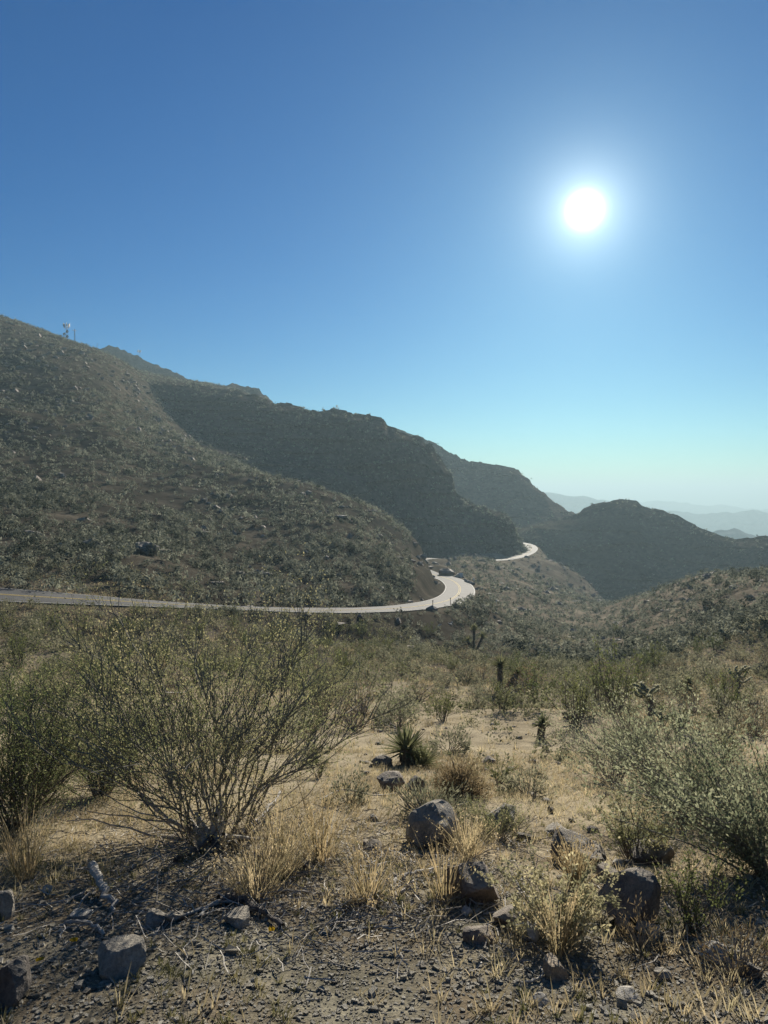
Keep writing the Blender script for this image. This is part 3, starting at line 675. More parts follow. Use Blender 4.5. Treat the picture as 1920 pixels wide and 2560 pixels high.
for xx, yy, d_ in zip(xs, ys, dn):
    if n_s >= 285: break
    p = np.array([xx, yy]); u_ = xx / yy
    mind = 1.0 + 0.012 * yy
    if yy < 18 and -0.06 < u_ < 0.30: mind = 2.6
    if d_ < -0.35 and yy < 40: mind *= 1.9
    if any(np.linalg.norm(p - a) < r + 0.4 for a, r in RES): continue
    if placed and min(np.hypot(*(p - a)) for a in placed) < mind: continue
    if near_road(np.array([xx]), np.array([yy]), RW + 1.6)[0] or not seen(np.array([xx]), np.array([yy]))[0]: continue
    placed.append(p); n_s += 1
    kind = random.choices(('grey', 'dry', 'green'), (0.5, 0.22, 0.28) if u_ > -0.15 else (0.35, 0.2, 0.45))[0]
    sc = random.uniform(0.55, 1.15) * (1.0 if yy < 22 else 1.25) * (1.25 if kind == 'green' and yy > 20 else 1)
    if yy < 14: sc *= 0.62
    if u_ < 0.03 and yy > 40: sc = min(sc, 0.95)
    shrub(kind, on(xx, yy) - [0, 0, 0.03], sc, hz=random.uniform(0.85, 1.3))
print('near shrubs', n_s)

# ------------------------------------------------------------------ the large foreground plants
def big_bush(name, px, py, parts, label, sc=1.0, rz=0.0, cat='bush', ml=L_BIG, ms=W_DARK, dz=-0.04, group=None):
    lv, st = parts; p = hit(px, py)
    return plant(name, p + [0, 0, dz], rz, sc, (('foliage', lv.mesh('foliage', ml)), ('stems', st.mesh('stems', ms))), label, cat, group)

cre = big_bush('creosote_bush', 545, 2105, fan_parts(501, 30, 2.0, 1.75, 22, 40, 0.019, 0.008, 0.0095, droop=0.06, qmin=0.3, jit=0.06, sl=1.5, root=0.3), 'biggest fan-shaped olive creosote bush with pale stems, left of centre', ms=W_MID)
pw = MB(); g = np.random.default_rng(7)      # sun-bleached dead wands inside the bush
for k in range(16):
    a = g.uniform(-0.5, 3.6); s_ = g.uniform(0.2, 1.25); t = np.linspace(0, 1, 8)[:, None]
    e = np.array([math.cos(a) * s_ * (1 if k % 2 else -1), -abs(math.sin(a)) * s_ * 0.6, g.uniform(0.25, 1.25) if k > 5 else g.uniform(0.1, 0.4)])
    path = e * t; path[1:] += np.cumsum(g.normal(size=(7, 3)) * 0.03, 0); path[:, 2] = np.abs(path[:, 2])
    V, F = tube(path, 0.011 * (1 - 0.75 * t[:, 0]) * g.uniform(0.7, 1.3), 5); pw.add(V, F)
link('dead_branches', pw.mesh('dead_branches', W_PALE), parent=cre)

big_bush('creosote_bush', 40, 2075, fan_parts(502, 36, 1.55, 1.2, 22, 26, 0.022, 0.010, 0.011, droop=0.08, qmin=0.12, jit=0.04, sl=1.3), 'dark green creosote bush cut off by the left edge of the picture', ml=L_BIGD)
big_bush('creosote_bush', 250, 1990, fan_parts(509, 30, 1.4, 1.2, 18, 24, 0.024, 0.010, 0.011, droop=0.08, qmin=0.12, jit=0.04, sl=1.3), 'dark green creosote bush between the left edge bush and the biggest one', ml=L_BIGD)
big_bush('creosote_bush', 130, 1790, fan_parts(506, 34, 1.5, 1.2, 14, 22, 0.030, 0.013, 0.012, jit=0.04, sl=1.3), 'olive creosote bush at far left behind the dark green ones')
big_bush('creosote_bush', 800, 1800, fan_parts(507, 30, 1.75, 1.4, 14, 22, 0.030, 0.013, 0.011, jit=0.045, sl=1.35), 'olive creosote bush seen just right of and behind the biggest one', ms=W_TWIG)
big_bush('leafy_bush', 1925, 2190, fan_parts(503, 34, 1.0, 1.0, 14, 22, 0.030, 0.013, 0.011, lean=(-0.3, 0.25), qmin=0.1, jit=0.045, sl=1.4), 'dense leafy green bush at the right edge of the gravel', ml=L_PALE, ms=W_MID)
big_bush('leafy_bush', 1720, 2060, fan_parts(504, 34, 1.35, 1.1, 14, 18, 0.028, 0.012, 0.010, lean=(-0.35, 0.1), qmin=0.15, jit=0.05, sl=1.4), 'pale green leafy bush leaning left, in front of the right slope', ml=L_PALE, ms=W_MID)
big_bush('leafy_bush', 1530, 1960, fan_parts(508, 26, 1.1, 1.0, 10, 16, 0.030, 0.013, 0.010, jit=0.05, sl=1.3), 'airy pale green bush right of the round dark shrub', ml=L_PALE, ms=W_TWIG)
big_bush('cream_leaved_shrub', 1385, 2345, fan_parts(505, 30, 0.46, 0.40, 10, 12, 0.020, 0.014, 0.006), 'low cream-leaved shrub among the rocks at lower right', ml=L_CREAM, ms=W_TWIG, cat='shrub')
big_bush('round_dark_shrub', 1150, 1995, dome_parts(510, 2600, 0.07, 0.010, r=0.30, h=0.42, nclump=80, nst=60), 'round dark soft shrub standing alone below the middle of the slope', ml=L_DRY, ms=W_DARK, cat='shrub')
yb = big_bush('yellow_tipped_shrub', 1590, 2150, fan_parts(511, 34, 0.52, 0.50, 9, 12, 0.018, 0.008, 0.007), 'olive shrub tipped with yellow flowers behind the dark tilted rock', ml=L_BIG, cat='shrub')
g = np.random.default_rng(12); fl = MB(); nf = 130
V, F = leaf_quads(np.stack([g.normal(0, 0.24, nf), g.normal(0, 0.2, nf), g.uniform(0.38, 0.54, nf)], -1), g.normal(size=(nf, 3)), 0.022, 0.02, g); fl.add(V, F)
link('flowers', fl.mesh('flowers', L_CREAM), parent=yb, kind='stuff')
big_bush('olive_shrub', 1240, 2100, fan_parts(512, 40, 0.42, 0.34, 8, 10, 0.02, 0.006, 0.005), 'grassy yellow-green shrub in front of the cleft grey rock', ml=L_BIG, ms=W_TWIG, cat='shrub')
big_bush('grey_ground_shrub', 1080, 2045, dome_parts(513, 1500, 0.05, 0.012, r=0.42, h=0.30, nclump=60, nst=40), 'grey mat of brush growing over the big square rock', ml=L_GREY, ms=W_TWIG, cat='shrub')
for (px, py, sc, kind, lb) in ((1730, 2330, 0.42, 'green', 'small green shrub on the dry grass at the lower right corner'), (1600, 2370, 0.28, 'dry', 'tiny brown shrub below the dark tilted rock'),
        (1850, 2440, 0.35, 'dry', 'brown dry shrub in the lower right corner'), (1140, 2130, 0.3, 'dry', 'little brown shrub between the two big brown rocks'),
        (870, 2010, 0.45, 'grey', 'grey shrub on the straw slope just right of the big fan-shaped bush'), (1320, 1990, 0.55, 'grey', 'grey shrub above the cleft rock on open straw ground'), (1250, 1965, 0.4, 'green', 'small green bush beside the round dark shrub'),
        (960, 1640, 1.7, 'green', 'dark green bush hugging the road bank at the foot of the bend'), (905, 1600, 1.9, 'green', 'tallest dark green bush below the near road edge'), (1290, 1700, 1.5, 'green', 'bright green bush in the middle of the slope'), (1540, 1590, 2.2, 'green', 'broad green bush beside the dry wash'),
        (1420, 1620, 2.0, 'grey', 'large dark rounded bush left of the dry wash')):
    shrub(kind, hit(px, py) - [0, 0, 0.02], sc, label=lb, group=None)

for k, (px, py, sc, kind) in enumerate(((15, 1588, 1.5, 'green'), (70, 1578, 1.4, 'grey'), (130, 1592, 1.6, 'green'), (205, 1590, 1.5, 'green'), (250, 1612, 1.4, 'dry'), (300, 1596, 1.5, 'green'), (350, 1590, 1.4, 'green'), (430, 1604, 1.5, 'grey'), (500, 1600, 1.6, 'green'), (570, 1606, 1.5, 'dry'), (640, 1606, 1.5, 'grey'), (700, 1600, 1.6, 'green'), (765, 1612, 1.7, 'grey'), (830, 1598, 1.7, 'green'), (1010, 1602, 1.9, 'grey'), (1075, 1592, 1.6, 'green'))):
    shrub(kind, hit(px, py) - [0, 0, 0.02], sc, label='%s bush in the dark row under the road bank, number %s from the left' % ({'green': 'dark green', 'grey': 'grey', 'dry': 'rusty brown'}[kind], ('one', 'two', 'three', 'four', 'five', 'six', 'seven', 'eight', 'nine', 'ten', 'eleven', 'twelve', 'thirteen', 'fourteen', 'fifteen', 'sixteen')[k]), group=None, hz=0.95)
x, y = sample(3400, 45, 420); k = seen(x, y) & ~near_road(x, y, RW + 0.6) & (noise3(x / 14, y / 14, 0, 77) > -0.1); x, y = x[k], y[k]
V1, F1 = ico(1); g = np.random.default_rng(78); nr_ = len(x); rsz = g.uniform(0.2, 0.75, nr_) * (0.7 + y / 240)
Vr = V1[None] * (1 + 0.25 * g.normal(size=(nr_, len(V1), 1))) * (g.uniform(0.5, 1, (nr_, 1, 3)) * [1.2, 1.2, 0.8]) * rsz[:, None, None] + np.stack([x, y, hgt(x, y) + rsz * 0.1], -1)[:, None]
link('hillside_rocks', mesh_np('hillside_rocks', Vr.reshape(-1, 3), (F1[None] + np.arange(nr_)[:, None, None] * len(V1)).reshape(-1, 3), S_BROWN), label='countless brown rocks strewn over the hillsides between the brush', kind='stuff')

# dry grass tufts big enough to pick out
for px, py, h_, r_, n_b, sd, lb in ((1440, 2225, 0.34, 0.12, 150, 520, 'bright tan upright weed tuft in front of the dark rock ledge'), (700, 2190, 0.55, 0.32, 170, 521, 'tall pale dry grass right of the bleached stump'),
        (800, 2150, 0.5, 0.3, 150, 522, 'tall pale dry grass clump between the stump and the square rock'), (640, 2240, 0.36, 0.3, 160, 523, 'rusty dry grass clump in front of the bleached stump'),
        (60, 2200, 0.55, 0.16, 90, 524, 'rusty dry weed stalks at the left edge'), (1170, 2140, 0.3, 0.25, 120, 525, 'golden dry grass between square rock and round brown rock'), (1110, 2250, 0.38, 0.2, 60, 526, 'thin dry stalks rising before the round brown rock'),
        (920, 2250, 0.3, 0.25, 90, 527, 'short brown dry grass left of the forked branch'), (1400, 2390, 0.30, 0.16, 90, 528, 'brown dry stalks growing out of the cream-leaved shrub')):
    mb = grass_parts(sd, n_b, h_, r_, 0.005, n_b * 3)
    plant('dry_grass_tuft', hit(px, py), 0, 1, (('blades', mb.mesh('blades', L_TAN)),), lb, 'grass tuft')

# yuccas
def yucca(px, py, heads, sc, label, name='yucca'):
    o = link(name, None, loc=hit(px, py) - [0, 0, 0.03], scale=sc, label=label, cat='yucca')
    for hx, hy, hz, nb, ln, tilt, sd in heads:
        g = np.random.default_rng(sd); mb = MB()
        a = g.uniform(0, 2 * math.pi, nb); el = np.arcsin(g.uniform(-0.15, 1, nb)); d = np.stack([np.cos(a) * np.cos(el), np.sin(a) * np.cos(el), np.sin(el)], -1) + [tilt, 0, 0]
        d = unit(d); L = ln * g.uniform(0.75, 1.1, nb)[:, None]; b = np.array([hx, hy, hz]) + d * 0.04; e = b + d * L - np.array([0, 0, 0.05]) * L
        r = unit(np.cross(d, [0.01, 0.02, 1.0])) * 0.024 * ln / 0.5; m = b + d * L * 0.4
        V = np.stack([b - r * 0.7, b + r * 0.7, m - r, m + r, e - r * 0.08, e + r * 0.08], 1).reshape(-1, 3); i = np.arange(nb)[:, None] * 6
        mb.add(V, np.concatenate([i + [0, 1, 3, 2], i + [2, 3, 5, 4]])); link('leaf_rosette', mb.mesh('leaf_rosette', L_YUC), parent=o)
        if hz > 0.15:
            t = MB(); q = np.linspace(0, 1, 6)[:, None]; V, F = tube(np.array([hx * 0.3, hy * 0.3, 0]) + (np.array([hx, hy, hz + 0.03]) - np.array([hx * 0.3, hy * 0.3, 0])) * q, 0.10 + 0.02 * np.sin(q[:, 0] * 9), 9); t.add(V, F)
            nd = 260; u_ = g.uniform(0, 1, nd)[:, None]; an = g.uniform(0, 6.28, nd); c = np.array([hx * 0.3, hy * 0.3, 0]) * (1 - u_) + np.array([hx, hy, hz]) * u_ + np.stack([np.cos(an), np.sin(an), an * 0], -1) * 0.115
            V, F = leaf_quads(c, np.stack([np.cos(an) * 0.3, np.sin(an) * 0.3, -np.ones(nd)], -1), 0.30, 0.035, g); t.add(V, F)
            link('trunk', t.mesh('trunk', W_SHAG), parent=o)
    return o
W_SHAG = woodmat('shaggy_yucca_trunk', (0.11, 0.09, 0.06), (0.22, 0.185, 0.13))
yucca(1030, 1916, [(-0.10, 0.05, 0.30, 150, 0.52, -0.1, 531), (0.16, -0.05, 0.06, 130, 0.46, 0.35, 532)], 0.85, 'two-headed spiky yucca on the straw slope above the brown rocks')
yucca(1347, 1850, [(0.12, 0, 0.62, 120, 0.5, 0.15, 533)], 0.62, 'single yucca with a shaggy trunk in the middle of the slope')
yucca(1250, 1725, [(0, 0, 1.3, 130, 0.7, 0.0, 534), (0.9, 0.2, 0.8, 130, 0.6, 0.1, 535)], 0.85, 'dark twin-trunked yucca beside the bright green bush')
yucca(1185, 1625, [(0, 0, 2.2, 130, 0.8, 0.0, 536), (0.9, 0.0, 1.4, 130, 0.75, 0.2, 537), (-0.7, 0, 1.0, 110, 0.7, -0.2, 538)], 0.95, 'tallest dark yucca cluster below the outside of the bend')
yucca(1460, 1770, [(0, 0, 0.9, 120, 0.6, 0.0, 539)], 0.75, 'dark column yucca left of the round dark bush')
yucca(1722, 1740, [(0, 0, 0.8, 120, 0.6, 0.0, 540)], 0.75, 'dark stubby yucca on the right slope')

# chollas
M_CHOL = woodmat('cholla_skin', (0.10, 0.105, 0.06), (0.2, 0.2, 0.12))
def cholla(px, py, sc, seed, label, h=0.7):
    g = np.random.default_rng(seed); o = link('cholla_cactus', None, loc=hit(px, py) - [0, 0, 0.03], scale=sc, label=label, cat='cactus')
    tr = MB(); q = np.linspace(0, 1, 5)[:, None]; V, F = tube(q * np.array([[0.03, 0.02, h]]), 0.075 * (1.1 - 0.4 * q[:, 0]), 8); tr.add(V, F); link('trunk', tr.mesh('trunk', W_DARK), parent=o)
    j = MB(); sp = MB(); ends = []
    for k in range(11):
        a = g.uniform(0, 6.28); b = np.array([0.03, 0.02, h * g.uniform(0.6, 1.0)])
        for m in range(3):
            d = unit(np.array([math.cos(a), math.sin(a), g.uniform(0.1, 0.9)]) + g.normal(size=3) * 0.25); e = b + d * 0.19
            q2 = np.linspace(0, 1, 5)[:, None]; V, F = tube(b + (e - b) * q2, 0.042 * np.array([0.6, 1, 1.05, 0.9, 0.3]), 7); j.add(V, F)
            ns = 70; u_ = g.uniform(0.05, 1, ns)[:, None]; o_d = unit(g.normal(size=(ns, 3))); V, F = leaf_quads(b + (e - b) * u_ + o_d * 0.055, o_d, 0.05, 0.010, g); sp.add(V, F)
            b = e; a += g.normal() * 0.6
    jo = link('joints', j.mesh('joints', M_CHOL), parent=o); link('spines', sp.mesh('spines', L_CHOL), parent=jo)
    return o
for k, (px, py, sc, lb, h_) in enumerate(((1434, 1812, 0.62, 'small pale cholla cactus right of the single shaggy yucca', 0.3), (1625, 1802, 1.1, 'round-topped cholla on a dark trunk on the right slope', 0.8), (1655, 1812, 0.7, 'low pale cholla just right of the round-topped one', 0.3), (1700, 1815, 0.75, 'low pale cholla, second to the right of the round-topped one', 0.3),
        (1845, 1745, 1.1, 'cholla tree with white crown above the dark bank at far right', 1.0), (1815, 1605, 1.5, 'cream cholla on the right ridge, leftmost of its row', 0.5), (1858, 1590, 1.6, 'cream cholla on the right ridge, second of its row', 0.5), (1890, 1578, 1.6, 'cream cholla on the right ridge, third of its row', 0.5), (1915, 1572, 1.6, 'cream cholla on the right ridge at the picture edge', 0.5), (1020, 1785, 0.55, 'pale cholla beside the olive bush, above the two-headed yucca', 0.35), (1250, 1960, 0.36, 'small cholla skeleton between the round dark shrub and cleft rock', 0.3))):
    cholla(px, py, sc, 560 + k, lb, h_)

# ------------------------------------------------------------------ rocks
def rock(px, py, wpx, hpx, material, label, seed, name='rock', tilt=(0, 0, 0), depth=1.1, sink=0.25, cuts=14, rough=0.10):
    sink += 0.2; p = hit(px, py); D = p[1]; k = D / FOC; w_ = wpx * k; h_ = hpx * k * 0.85
    me = rock_mesh(name, seed, (w_, w_ * depth, h_ * (1 + sink)), material, 4, cuts, rough)
    return link(name, me, loc=p + [0, w_ * depth * 0.25, h_ * (0.5 - sink * 0.5)], rot=tilt, label=label, cat='rock')
for r_ in ((300, 2435, 145, 92, S_GREY, 'pale-topped pointed grey rock on the gravel at lower left', 601), (15, 2515, 120, 112, S_DARK, 'dark rock cut by the left edge in the lower left corner', 602),
        (-4, 2300, 60, 75, S_GREY, 'grey rock at the left edge, above the dark corner rock', 603), (1072, 2122, 160, 120, S_GREY, 'big square grey rock with dark left face in the centre', 604),
        (1262, 2070, 96, 55, S_GREY, 'long cleft grey rock with a dark slot on top', 605), (1190, 2258, 165, 105, S_BROWN, 'round-shouldered dark brown boulder right of the forked branch', 606),
        (1585, 2318, 145, 165, S_BROWN, 'tall tilted dark brown slab at right', 607), (1455, 2172, 150, 85, S_DARK, 'dark flat-topped rock ledge behind the tan weed', 608),
        (1322, 2352, 66, 48, S_WHITE, 'angular white and grey rock left of the cream-leaved shrub', 609), (1275, 2322, 90, 48, S_BROWN, 'low rounded brown rock behind the angular white rock', 610),
        (1392, 2450, 66, 55, S_TAN, 'tan orange-sided rock below the cream-leaved shrub', 611), (1040, 1977, 52, 38, S_DARK, 'small dark rock, right one of a pair under the yucca', 612), (978, 1980, 74, 50, S_BROWN, 'brown rock, left one of a pair under the yucca', 613),
        (1224, 1914, 36, 24, S_BROWN, 'small square rock on open straw ground right of the yucca', 614), (1195, 2362, 90, 34, S_BROWN, 'flat brown rock at the edge of the gravel', 615), (1168, 2292, 30, 22, S_WHITE, 'small white rock at the foot of the brown boulder', 616),
        (1562, 2335, 46, 44, S_BROWN, 'small brown rock at the foot of the tilted slab', 617), (1625, 2345, 66, 30, S_WHITE, 'low pale rock right of the tilted slab', 618), (1658, 2455, 50, 30, S_GREY, 'grey rock lying in dry grass at lower right', 619),
        (1795, 2405, 80, 42, S_WHITE, 'broad pale rock near the right edge', 620), (1885, 2450, 56, 42, S_DARK, 'dark rock in the lower right corner', 621), (1572, 2505, 56, 22, S_WHITE, 'flat pale stone half buried in litter at lower right', 622), (1355, 2518, 44, 20, S_WHITE, 'flat whitish slab on the gravel near the bottom', 623),
        (595, 2322, 88, 38, S_GREY, 'low pale grey rock among sticks, left of centre', 624), (378, 2318, 62, 46, S_GREY, 'broken grey rock beside the upright driftwood', 625), (118, 2238, 30, 24, S_WHITE, 'small round pale stone at left under the dead weeds', 626), (195, 2298, 58, 14, S_WHITE, 'thin flat pale stone at left', 627),
        (1548, 2165, 34, 14, S_WHITE, 'small oblong white stone behind the tilted slab', 628), (1520, 2200, 60, 40, S_BROWN, 'brown stone left of the tilted slab', 629), (955, 1915, 60, 26, S_DARK, 'dark stones heap at the foot of the yucca', 630), (1380, 2035, 22, 18, S_DARK, 'little dark stone on open straw ground at right centre', 631), (1335, 1985, 18, 12, S_DARK, 'tiny dark stone above the cleft rock', 632),
        (430, 2310, 56, 30, S_GREY, 'grey angular stone beside the long pale stick', 633), (1395, 2090, 60, 26, S_GREY, 'grey stone at the left end of the dark ledge', 634), (1640, 2160, 110, 60, S_DARK, 'dark boulder half hidden under the pale leafy bush', 635)):
    px, py, w_, h_, m_, lb, sd = r_
    tl = (0, 0, random.uniform(-0.4, 0.4))
    if sd == 607: tl = (0.15, 0.45, 0.3)
    if sd == 601: tl = (0, 0.2, 0.2)
    rock(px, py, w_, h_, m_, lb, sd, tilt=tl, cuts=22 if sd in (601, 604, 607, 609) else 16, rough=0.13 if sd in (604, 605, 608) else 0.09)

for k, (px, py, w_, h_, lb) in enumerate(((215, 1372, 70, 30, 'dark rock outcrop on the left hillside above the road, lower one'), (355, 1385, 80, 34, 'widest dark rock outcrop on the left hillside above the road'),
        (600, 1452, 46, 26, 'dark roadside rock outcrop, left one above the straight road'), (655, 1450, 50, 28, 'dark roadside rock outcrop, right one above the straight road'), (500, 1340, 46, 18, 'small outcrop midway up the left hillside'), (850, 1300, 40, 14, 'small outcrop near the right crest of the left hillside'), (70, 1345, 60, 24, 'outcrop at the far left of the hillside above the road'))):
    rock(px, py, w_, h_, S_DARK, lb, 650 + k, 'rock_outcrop', rough=0.3, cuts=12)
# loose stones of the slope: countable, alike
SM = [rock_mesh('stone', 700 + k, (1, 0.85, 0.65), m_, 2, 7, 0.12) for k, m_ in enumerate((S_BROWN, S_DARK, S_GREY, S_TAN, S_BROWN, S_WHITE))]
xs, ys = sample(150, 4.6, 22, 0.48)
for xx, yy in zip(xs, ys):
    if xx / yy < -0.1 and random.random() < 0.5: continue
    k = random.choices(range(6), (4, 3, 3, 2, 4, 0.8))[0]; col_ = ('brown', 'dark', 'grey', 'tan', 'brown', 'whitish')[k]
    lb = 'small loose %s stone lying %s on the %s of the slope' % (col_, 'among the nearest rocks' if yy < 7 else 'a little way down' if yy < 13 else 'farther down', 'left' if xx < -0.5 else 'middle' if xx / yy < 0.2 else 'right')
    link('loose_stone', SM[k], loc=on(xx, yy) + [0, 0, 0.01], rot=(random.uniform(-0.3, 0.3), random.uniform(-0.3, 0.3), random.uniform(0, 6)), scale=random.uniform(0.06, 0.2), label=lb, cat='stone', group='loose stones of the slope')

# ------------------------------------------------------------------ fallen wood
def wood(pts, r0, r1, label, name='dead_branch', material=W_PALE, seed=0, lift=None, sides=7, flat=1.0, cat='branch'):
    """pts: (px, py, height above ground in metres)"""
    g = np.random.default_rng(seed); q = []
    for px, py, h_ in pts:
        p = hit(px, py); 
        if h_: # keep on the line of sight while raised: step towards the camera
            d = P(px, py, 1.0) - [0, 0, CAMZ]; p = p - d * (h_ / max(0.25, -d[2]))
        q.append(p + [0, 0, r0 * 0.6])
    path = catmull(np.array(q), 5); path[1:-1] += g.normal(size=(len(path) - 2, 3)) * r0 * 0.35
    o3 = path[0].copy(); path = path - o3; t = np.linspace(0, 1, len(path))
    V, F = tube(path, (r0 + (r1 - r0) * t) * (1 + 0.18 * g.normal(size=len(path))), sides)
    mb = MB(); mb.add(V, F); me = mb.mesh(name, material, False)
    return link(name, me, loc=o3, label=label, cat=cat)
wood([(230, 2172, 0.16), (252, 2215, 0.09), (275, 2255, 0.03), (290, 2288, 0)], 0.030, 0.008, 'upright weathered driftwood splinter at lower left', 'driftwood', seed=1)
wood([(150, 2318, 0), (195, 2310, 0.03), (235, 2318, 0.03), (260, 2342, 0)], 0.010, 0.008, 'arched grey branch above the pointed grey rock', seed=2)
wood([(975, 2212, 0), (1010, 2192, 0.04), (1050, 2184, 0.05), (1102, 2172, 0.03)], 0.012, 0.007, 'long pale curved branch left of the brown boulder', seed=3)
wood([(1002, 2240, 0), (1020, 2216, 0.03), (1046, 2203, 0.04), (1062, 2222, 0.01)], 0.011, 0.006, 'short pale forked branch under the long curved one', seed=4)
wood([(500, 2296, 0), (520, 2270, 0.02), (560, 2248, 0.06), (600, 2212, 0.12)], 0.011, 0.006, 'pale stick rising right from the litter below the stump', seed=5)
wood([(545, 2252, 0.04), (600, 2258, 0.03), (650, 2285, 0.02), (705, 2322, 0)], 0.022, 0.016, 'dark fallen limb lying across the litter below the stump', 'fallen_limb', W_DARK, seed=6)
wood([(1592, 2204, 0.05), (1620, 2203, 0.05), (1652, 2197, 0.05)], 0.008, 0.005, 'straight pale stick across the tilted slab', seed=7)
wood([(1667, 2258, 0.06), (1672, 2272, 0.05), (1680, 2282, 0.03), (1678, 2295, 0.01)], 0.006, 0.004, 'crooked white twig on the green weeds at right', 'white_twig', seed=8)
wood([(1300, 2458, 0), (1335, 2455, 0.01), (1358, 2440, 0.02), (1352, 2425, 0.01)], 0.006, 0.004, 'hooked twig on the gravel left of the tan rock', 'hooked_twig', seed=9)
wood([(560, 2228, 0.02), (640, 2226, 0.02), (720, 2230, 0.02), (815, 2238, 0.01)], 0.008, 0.005, 'long thin straight stick lying level right of the stump', seed=10)
wood([(600, 2255, 0.02), (540, 2262, 0.02), (470, 2290, 0.01), (420, 2302, 0.0)], 0.010, 0.007, 'pale stick lying left towards the grey angular stone', seed=11)
wood([(1000, 1985, 0.0), (930, 1990, 0.1), (860, 1975, 0.2), (800, 2000, 0.1)], 0.010, 0.005, 'thin bare branch hanging over straw ground right of the bush', seed=12)
wood([(575, 2120, 0.05), (610, 2085, 0.25), (650, 2050, 0.4), (700, 1985, 0.5)], 0.030, 0.010, 'thick dark limb leaning right from the stump', 'leaning_limb', W_DARK, seed=13)
wood([(860, 2330, 0), (930, 2322, 0.01), (990, 2318, 0.01)], 0.006, 0.004, 'thin stick on dark litter at the gravel edge, centre', seed=14)
wood([(1200, 2400, 0), (1260, 2396, 0.01), (1330, 2410, 0.0)], 0.006, 0.003, 'thin pale stick on the gravel under the white rock', seed=15)
# bleached stump with its roots
sp_ = hit(528, 2128); so = link('stump', None, loc=sp_, label='bleached gnarled stump at the root of the biggest bush', cat='stump')
g = np.random.default_rng(31); mb = MB()
for k in range(9):
    a = g.uniform(0, 6.28); t = np.linspace(0, 1, 7)[:, None]; e = np.array([math.cos(a) * 0.10, math.sin(a) * 0.10, g.uniform(0.12, 0.3)]); V, F = tube(e * t + np.cumsum(g.normal(size=(7, 3)) * 0.012, 0), 0.045 * (1 - 0.65 * t[:, 0]), 7); mb.add(V, F)
link('bole', mb.mesh('bole', W_PALE, True), parent=so)
for k in range(7):
    a = -2.4 + k * 0.75; t = np.linspace(0, 1, 6)[:, None]; e = np.array([math.cos(a) * g.uniform(0.3, 0.6), math.sin(a) * 0.35 - 0.1, g.uniform(-0.05, 0.1)])
    mb = MB(); V, F = tube(np.array([0, 0, 0.1]) * (1 - t) + e * t + np.cumsum(g.normal(size=(6, 3)) * 0.015, 0), 0.02 * (1 - 0.7 * t[:, 0]), 6); mb.add(V, F); link('root', mb.mesh('root', W_PALE if k % 2 else W_DARK), parent=so)
for (px, py, lb) in ((185, 2368, 'bright yellow fallen flower on the gravel left of the pointed rock'), (100, 2418, 'small yellow fallen flower on the gravel at far left'), (678, 2338, 'faint yellow flower in dark litter below the fallen limb')):
    g = np.random.default_rng(px); mb = MB(); a = np.arange(9) / 9 * 6.28; d = np.stack([np.cos(a), np.sin(a), 0.7 + 0 * a], -1); V, F = leaf_quads(d * 0.010, d, 0.022, 0.014, g); mb.add(V, F)
    link('fallen_flower', mb.mesh('fallen_flower', L_YEL), loc=hit(px, py) + [0, 0, 0.02], scale=1.1, label=lb, cat='flower')

# ------------------------------------------------------------------ ground litter (nobody could count it)
V0 = np.array([[x, y, z] for x in (-.72, .72) for y in (-.72, .72) for z in (-.72, .72)]); F0 = np.array([[0, 1, 3], [0, 3, 2], [4, 6, 7], [4, 7, 5], [0, 4, 5], [0, 5, 1], [2, 3, 7], [2, 7, 6], [0, 2, 6], [0, 6, 4], [1, 5, 7], [1, 7, 3]])
npb = 32000; g = np.random.default_rng(41)
y = g.uniform(2.3, 6.2, npb * 2); x = y * g.uniform(-0.66, 0.66, npb * 2)
k = (g.uniform(0, 1, npb * 2) < np.clip(1.25 - (y - 3.6) * 0.5 - 0.25 * (x / y > 0.2), 0.08, 1)); x, y = x[k][:npb], y[k][:npb]; n_p = len(x)
sz = 0.0054 * np.exp(g.normal(0, 0.5, n_p)); A_ = g.uniform(0, 6.28, n_p); sq = g.uniform(0.45, 0.95, (n_p, 3)); sq[:, 0] = 1
base = V0[None] * (1 + 0.28 * g.normal(size=(n_p, len(V0), 3))) * sq[:, None] * sz[:, None, None]
c, s_ = np.cos(A_)[:, None], np.sin(A_)[:, None]
Vp = np.stack([c * base[..., 0] - s_ * base[..., 1], s_ * base[..., 0] + c * base[..., 1], base[..., 2] * 0.8], -1) + np.stack([x, y, hgt(x, y) + sz * 0.25], -1)[:, None]
PB = [stone_mat('pebble_' + nm, *c3, sc=40) for nm, c3 in (('grey', ((0.27, 0.255, 0.21), (0.38, 0.36, 0.295), (0.5, 0.475, 0.395))), ('olive', ((0.22, 0.2, 0.145), (0.32, 0.295, 0.22), (0.42, 0.39, 0.295))), ('pale', ((0.42, 0.4, 0.34), (0.52, 0.5, 0.43), (0.6, 0.58, 0.5))), ('dark', ((0.05, 0.046, 0.04), (0.08, 0.075, 0.065), (0.12, 0.11, 0.095))))]
pm = g.choice(4, n_p, p=(0.33, 0.28, 0.29, 0.1))
link('gravel', mesh_np('gravel', Vp.reshape(-1, 3), (F0[None] + np.arange(n_p)[:, None, None] * len(V0)).reshape(-1, 3), PB, False, np.repeat(pm, len(F0))), label='coarse grey-green gravel of the road shoulder', kind='stuff')

